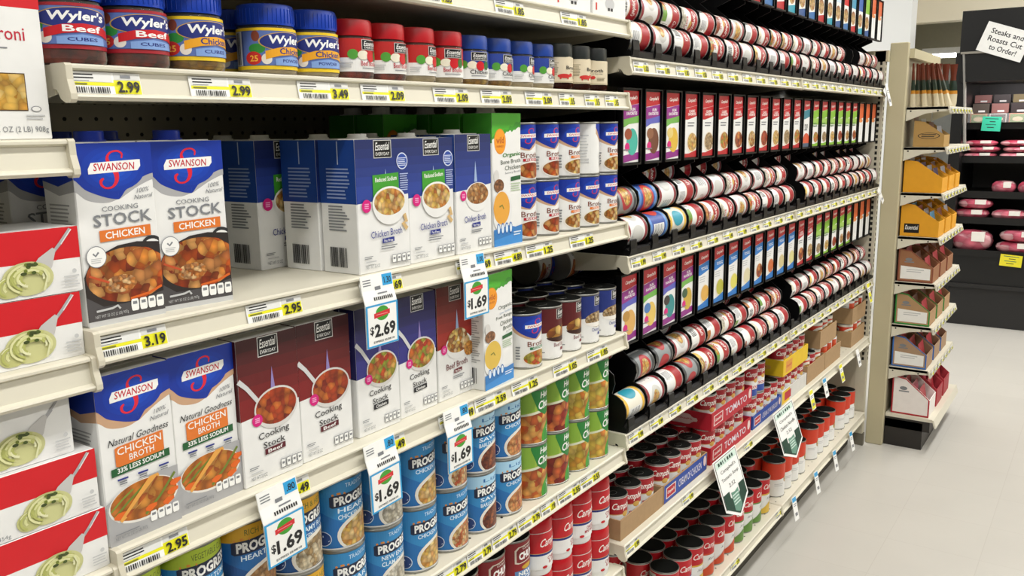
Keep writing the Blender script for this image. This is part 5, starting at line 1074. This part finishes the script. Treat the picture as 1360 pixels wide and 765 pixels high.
for i in range(6):
    single('snack_pouch', PM, (bx0+.14+(i % 3)*.05, -.10-i*.025, SNZ[0]+.001), 'tall snack pouch in the row behind on top snack shelf, %s' % ORD[i], 'pouch', 'tall snack pouches', (-.05, 0, PI/2*.9))

# ================================================================ meat counter at the back
MX = 6.683; CB = M('#121212', .35, 0, .1); CB2 = M('#1d1c1c', .4)
Y1 = .115; Y0 = -1.6
P = [('header', MB().box(MX-.02, Y0, 2.0, MX+.55, Y1+.02, 2.285, CB).mesh('header'), None), ('header_rail', MB().box(MX-.05, Y0, 1.985, MX-.02, Y1+.01, 2.0, M('#8f8a80', .4)).mesh('header_rail'), None),
     ('canopy', MB().box(MX-.03, Y0, 1.79, MX+.55, Y1, 1.985, CB).mesh('canopy'), None), ('side_panel', MB().box(MX, Y1-.03, .02, MX+.85, Y1+.045, 2.0, CB).mesh('side_panel'), None), ('back', MB().box(MX+.80, Y0, .3, MX+.85, Y1-.03, 1.8, CB2).mesh('back'), None),
     ('front_panel', MB().box(MX, Y0, .30, MX+.03, Y1-.03, .55, CB).mesh('front_panel'), None), ('kick_plate', MB().box(MX+.01, Y0, 0, MX+.6, Y1-.03, .30, CB2).mesh('kick_plate'), None), ('bumper', MB().box(MX-.02, Y0, .29, MX, Y1, .32, CB2).mesh('bumper'), None)]
MSH = [('upper', 1.50, .25), ('second', 1.255, .15), ('third', 1.0, .1), ('fourth', .812, .05), ('lowest', .575, .0)]
for nm, z, back in MSH: P.append(('shelf', MB().box(MX+back-.0, Y0, z-.045, MX+.8, Y1-.032, z-.02, CB2).box(MX+back-.01, Y0, z-.05, MX+back, Y1-.032, z, CB).mesh('shelf'), None))
Kind('meat_counter', 'refrigerator', P).put((0, 0, 0), 'black open meat counter at the end of the aisle')
single('glass_guard', MB().box(MX+.2, Y0, 1.50, MX+.205, Y1-.035, 1.565, CLEAR('#c8c8c8', .75)).mesh('glass_guard'), (0, 0, 0), 'clear plastic guard in front of the upper meat shelf', 'guard')
for x in (.0, .035): single('guard_rod', MB().tube([(MX-.02+x, Y1-.06, 1.30), (MX-.035+x, Y1-.03, 1.75), (MX-.04, Y1-.01, 1.985)], .008, M('#b9b7b2', .25, .6)).mesh('guard_rod'), (0, 0, 0), 'thin clear rod hanging at the left end of the meat counter, %s' % ('nearer', 'farther')[x > 0], 'rod')
p = PR(lambda u, v, o: (-o, -u*.30, v*.205)); p.asp = .68; p.rect(.01, .01, .99, .99, M('#f1f1ee', .6))
for t, u0, u1, v in (('Steaks and', .14, .86, .66), ('Roasts Cut', .14, .90, .40), ('to Order!', .24, .84, .14)): p.txt(t, u0, v, u1, v+.18, INK, .015)
o = single('paper_sign', MB().box(0, -.30, 0, .001, 0, .205, M('#f1f1ee', .6)).mesh('paper_sign'), (MX-.053, .030, 2.01), 'tilted white paper sign about steaks and roasts on the meat counter', 'sign', None, (.35, 0, 0)); link('printed_face', p.done('printed_face'), o)
def plain_sign(y, z, w_, h_, c, x, lab, rx=0):
    p = PR(lambda u, v, o: (-o, -u*w_, v*h_)); p.asp = h_/w_; p.rect(.01, .01, .99, .99, c)
    for i, (a, b) in enumerate(((.15, .85), (.4, .7), (.2, .75), (.3, .65))): p.rect(a, .82-i*.2, b, .88-i*.2, M('#1f6a58') if i % 2 == 0 else INK)
    o = single('price_sign', MB().box(0, -w_, 0, .001, 0, h_, c).mesh('price_sign'), (x, y, z), lab, 'sign', None, (rx, 0, 0)); link('printed_face', p.done('printed_face'), o)
plain_sign(-.018, 1.44, .125, .105, M('#2fb592', .5), MX+.19, 'green price card on the upper shelf of the meat counter', .05)
plain_sign(-.235, .475, .14, .085, M('#e8dc2c', .5), MX-.03, 'yellow price card at the front of the lowest meat shelf', .06)
l = bpy.data.lights.new('counter_light', 'AREA'); l.shape = 'RECTANGLE'; l.size = .1; l.size_y = 1.5; l.energy = 14; l.color = (1, .93, .93)
o = bpy.data.objects.new('counter_light', l); col.objects.link(o); o.location = (MX+.05, -.75, 1.785); o.rotation_euler = (0, -.45, 0)
# packed meat
def meat_mesh(w_, d_, h_, c, label):
    b = MB(); n, m = 12, 6; vs = []; fs = []
    for j in range(m+1):
        ph = -PI/2+PI*j/m; cz, rr = math.sin(ph), math.cos(ph)**.55 if 0 < j < m else 0.02
        for i in range(n):
            a = 2*PI*i/n; ca, sa = math.cos(a), math.sin(a); e = .6
            vs.append((math.copysign(abs(ca)**e, ca)*rr*d_/2, math.copysign(abs(sa)**e, sa)*rr*w_/2, h_/2+cz*h_/2))
    for j in range(m):
        for i in range(n): k_ = (i+1) % n; fs.append((j*n+i, j*n+k_, j*n+n+k_, j*n+n+i))
    fs += [tuple(range(n-1, -1, -1)), tuple(m*n+i for i in range(n))]
    b.add(vs, fs, c, True); return b.mesh('meat')
def MEAT(a, b, c):
    m = FOOD([a, b, a, c, b], 14, .25); return m
MEATS = [MEAT('#d25a70', '#e28a98', '#f3dcd8'), MEAT('#c84a62', '#dd7f90', '#f0d0cc'), MEAT('#d86c80', '#c43c56', '#f3e0da')] or [M('#d0526c', .25, 0, .35, 30, .6, coat=.5), M('#d8707f', .25, 0, .4, 35, .6, coat=.5), M('#c83c56', .25, 0, .35, 28, .6, coat=.5)]
GM = 'wrapped meat packs in the counter'
def meat(y, z, w_, h_, x, lab, i, d_=.2):
    K = Kind('meat_pack', 'meat pack', [('meat', meat_mesh(w_, d_, h_, MEATS[i % 3], 0), None), ('label', MB().box(-d_*.5, -w_*.32, h_*.5, -d_*.18, -w_*.02, h_*.92, M('#f0ece4', .4)).mesh('label'), None, 'white price label')])
    K.put((x, y, z), lab, GM)
mi = 0
for nm, z, back in MSH[1:]:
    w_, h_ = {'second': (.24, .045), 'third': (.17, .095), 'fourth': (.245, .075), 'lowest': (.30, .16)}[nm]
    y = {'second': -.02, 'third': -.20, 'fourth': -.01, 'lowest': -.03}[nm]
    k_ = 0
    while y > -1.3:
        for t in range({'second': 3, 'third': 1, 'fourth': 2 if k_ in (0, 2) else 1, 'lowest': 1 if k_ == 0 else 2}[nm]):
            hh = h_ if not (nm == 'lowest' and k_ > 0) else .085
            meat(y-(.02 if t == 1 else 0), z-.019+t*hh*1.0, w_*.96, hh, MX+back+.105, 'pink wrapped meat pack on %s counter shelf, %s from left, layer %s' % (nm, ORD[k_], ('one', 'two', 'three')[t]), mi); mi += 1
        y -= w_; k_ += 1
# boxed meats on the upper shelf
UB = [M('#8a7a4c', .4), M('#5a5048', .4), M('#9a6a64', .4), M('#3a3030', .4)]
for k_ in range(6):
    for r in range(3):
        w_, h_ = .12, (.085, .07, .06)[r]; c = UB[(k_+r) % 4]
        P = [('box', MB().box(-.02, -w_*.47, 0, .05, w_*.47, h_, c).mesh('box'), None)]
        p = PR(lambda u, v, o: (-.02-o, (.5-u)*w_*.94, v*h_)); p.asp = h_/w_
        if r == 0: e = M('#d8d0c8', .4) if k_ % 2 else M('#c86a2c', .4); p.rect(.01, .01, .99, .99, e); p.rect(.06, .08, .94, .92, M('#6a8a3c', .4) if k_ % 2 == 0 else M('#2a1c18', .4)); p.ell(.5, .5, .3, .2, M('#e0c8a0', .4), 10)
        else: p.rect(.01, .01, .99, .99, c); p.rect(.35, .1, .75, .3, PAPER)
        P.append(('printed_front', p.done('printed_front'), 0))
        Kind('meat_box', 'box', P).put((MX+.30+r*.09, .015-k_*.128, 1.481+(0, .088, .165)[r]), 'boxed meat on the upper counter shelf, %s tier, %s from left' % (('front', 'middle', 'rear')[r], ORD[k_]), 'boxed meats')
Kind('tier_stand', 'stand', [('step', MB().box(MX+.365, -.72, 1.480, MX+.45, .08, 1.567, CB).mesh('step'), None), ('step', MB().box(MX+.455, -.72, 1.480, MX+.56, .08, 1.645, CB).mesh('step'), None)]).put((0, 0, 0), 'black stepped stand under the boxed meats')
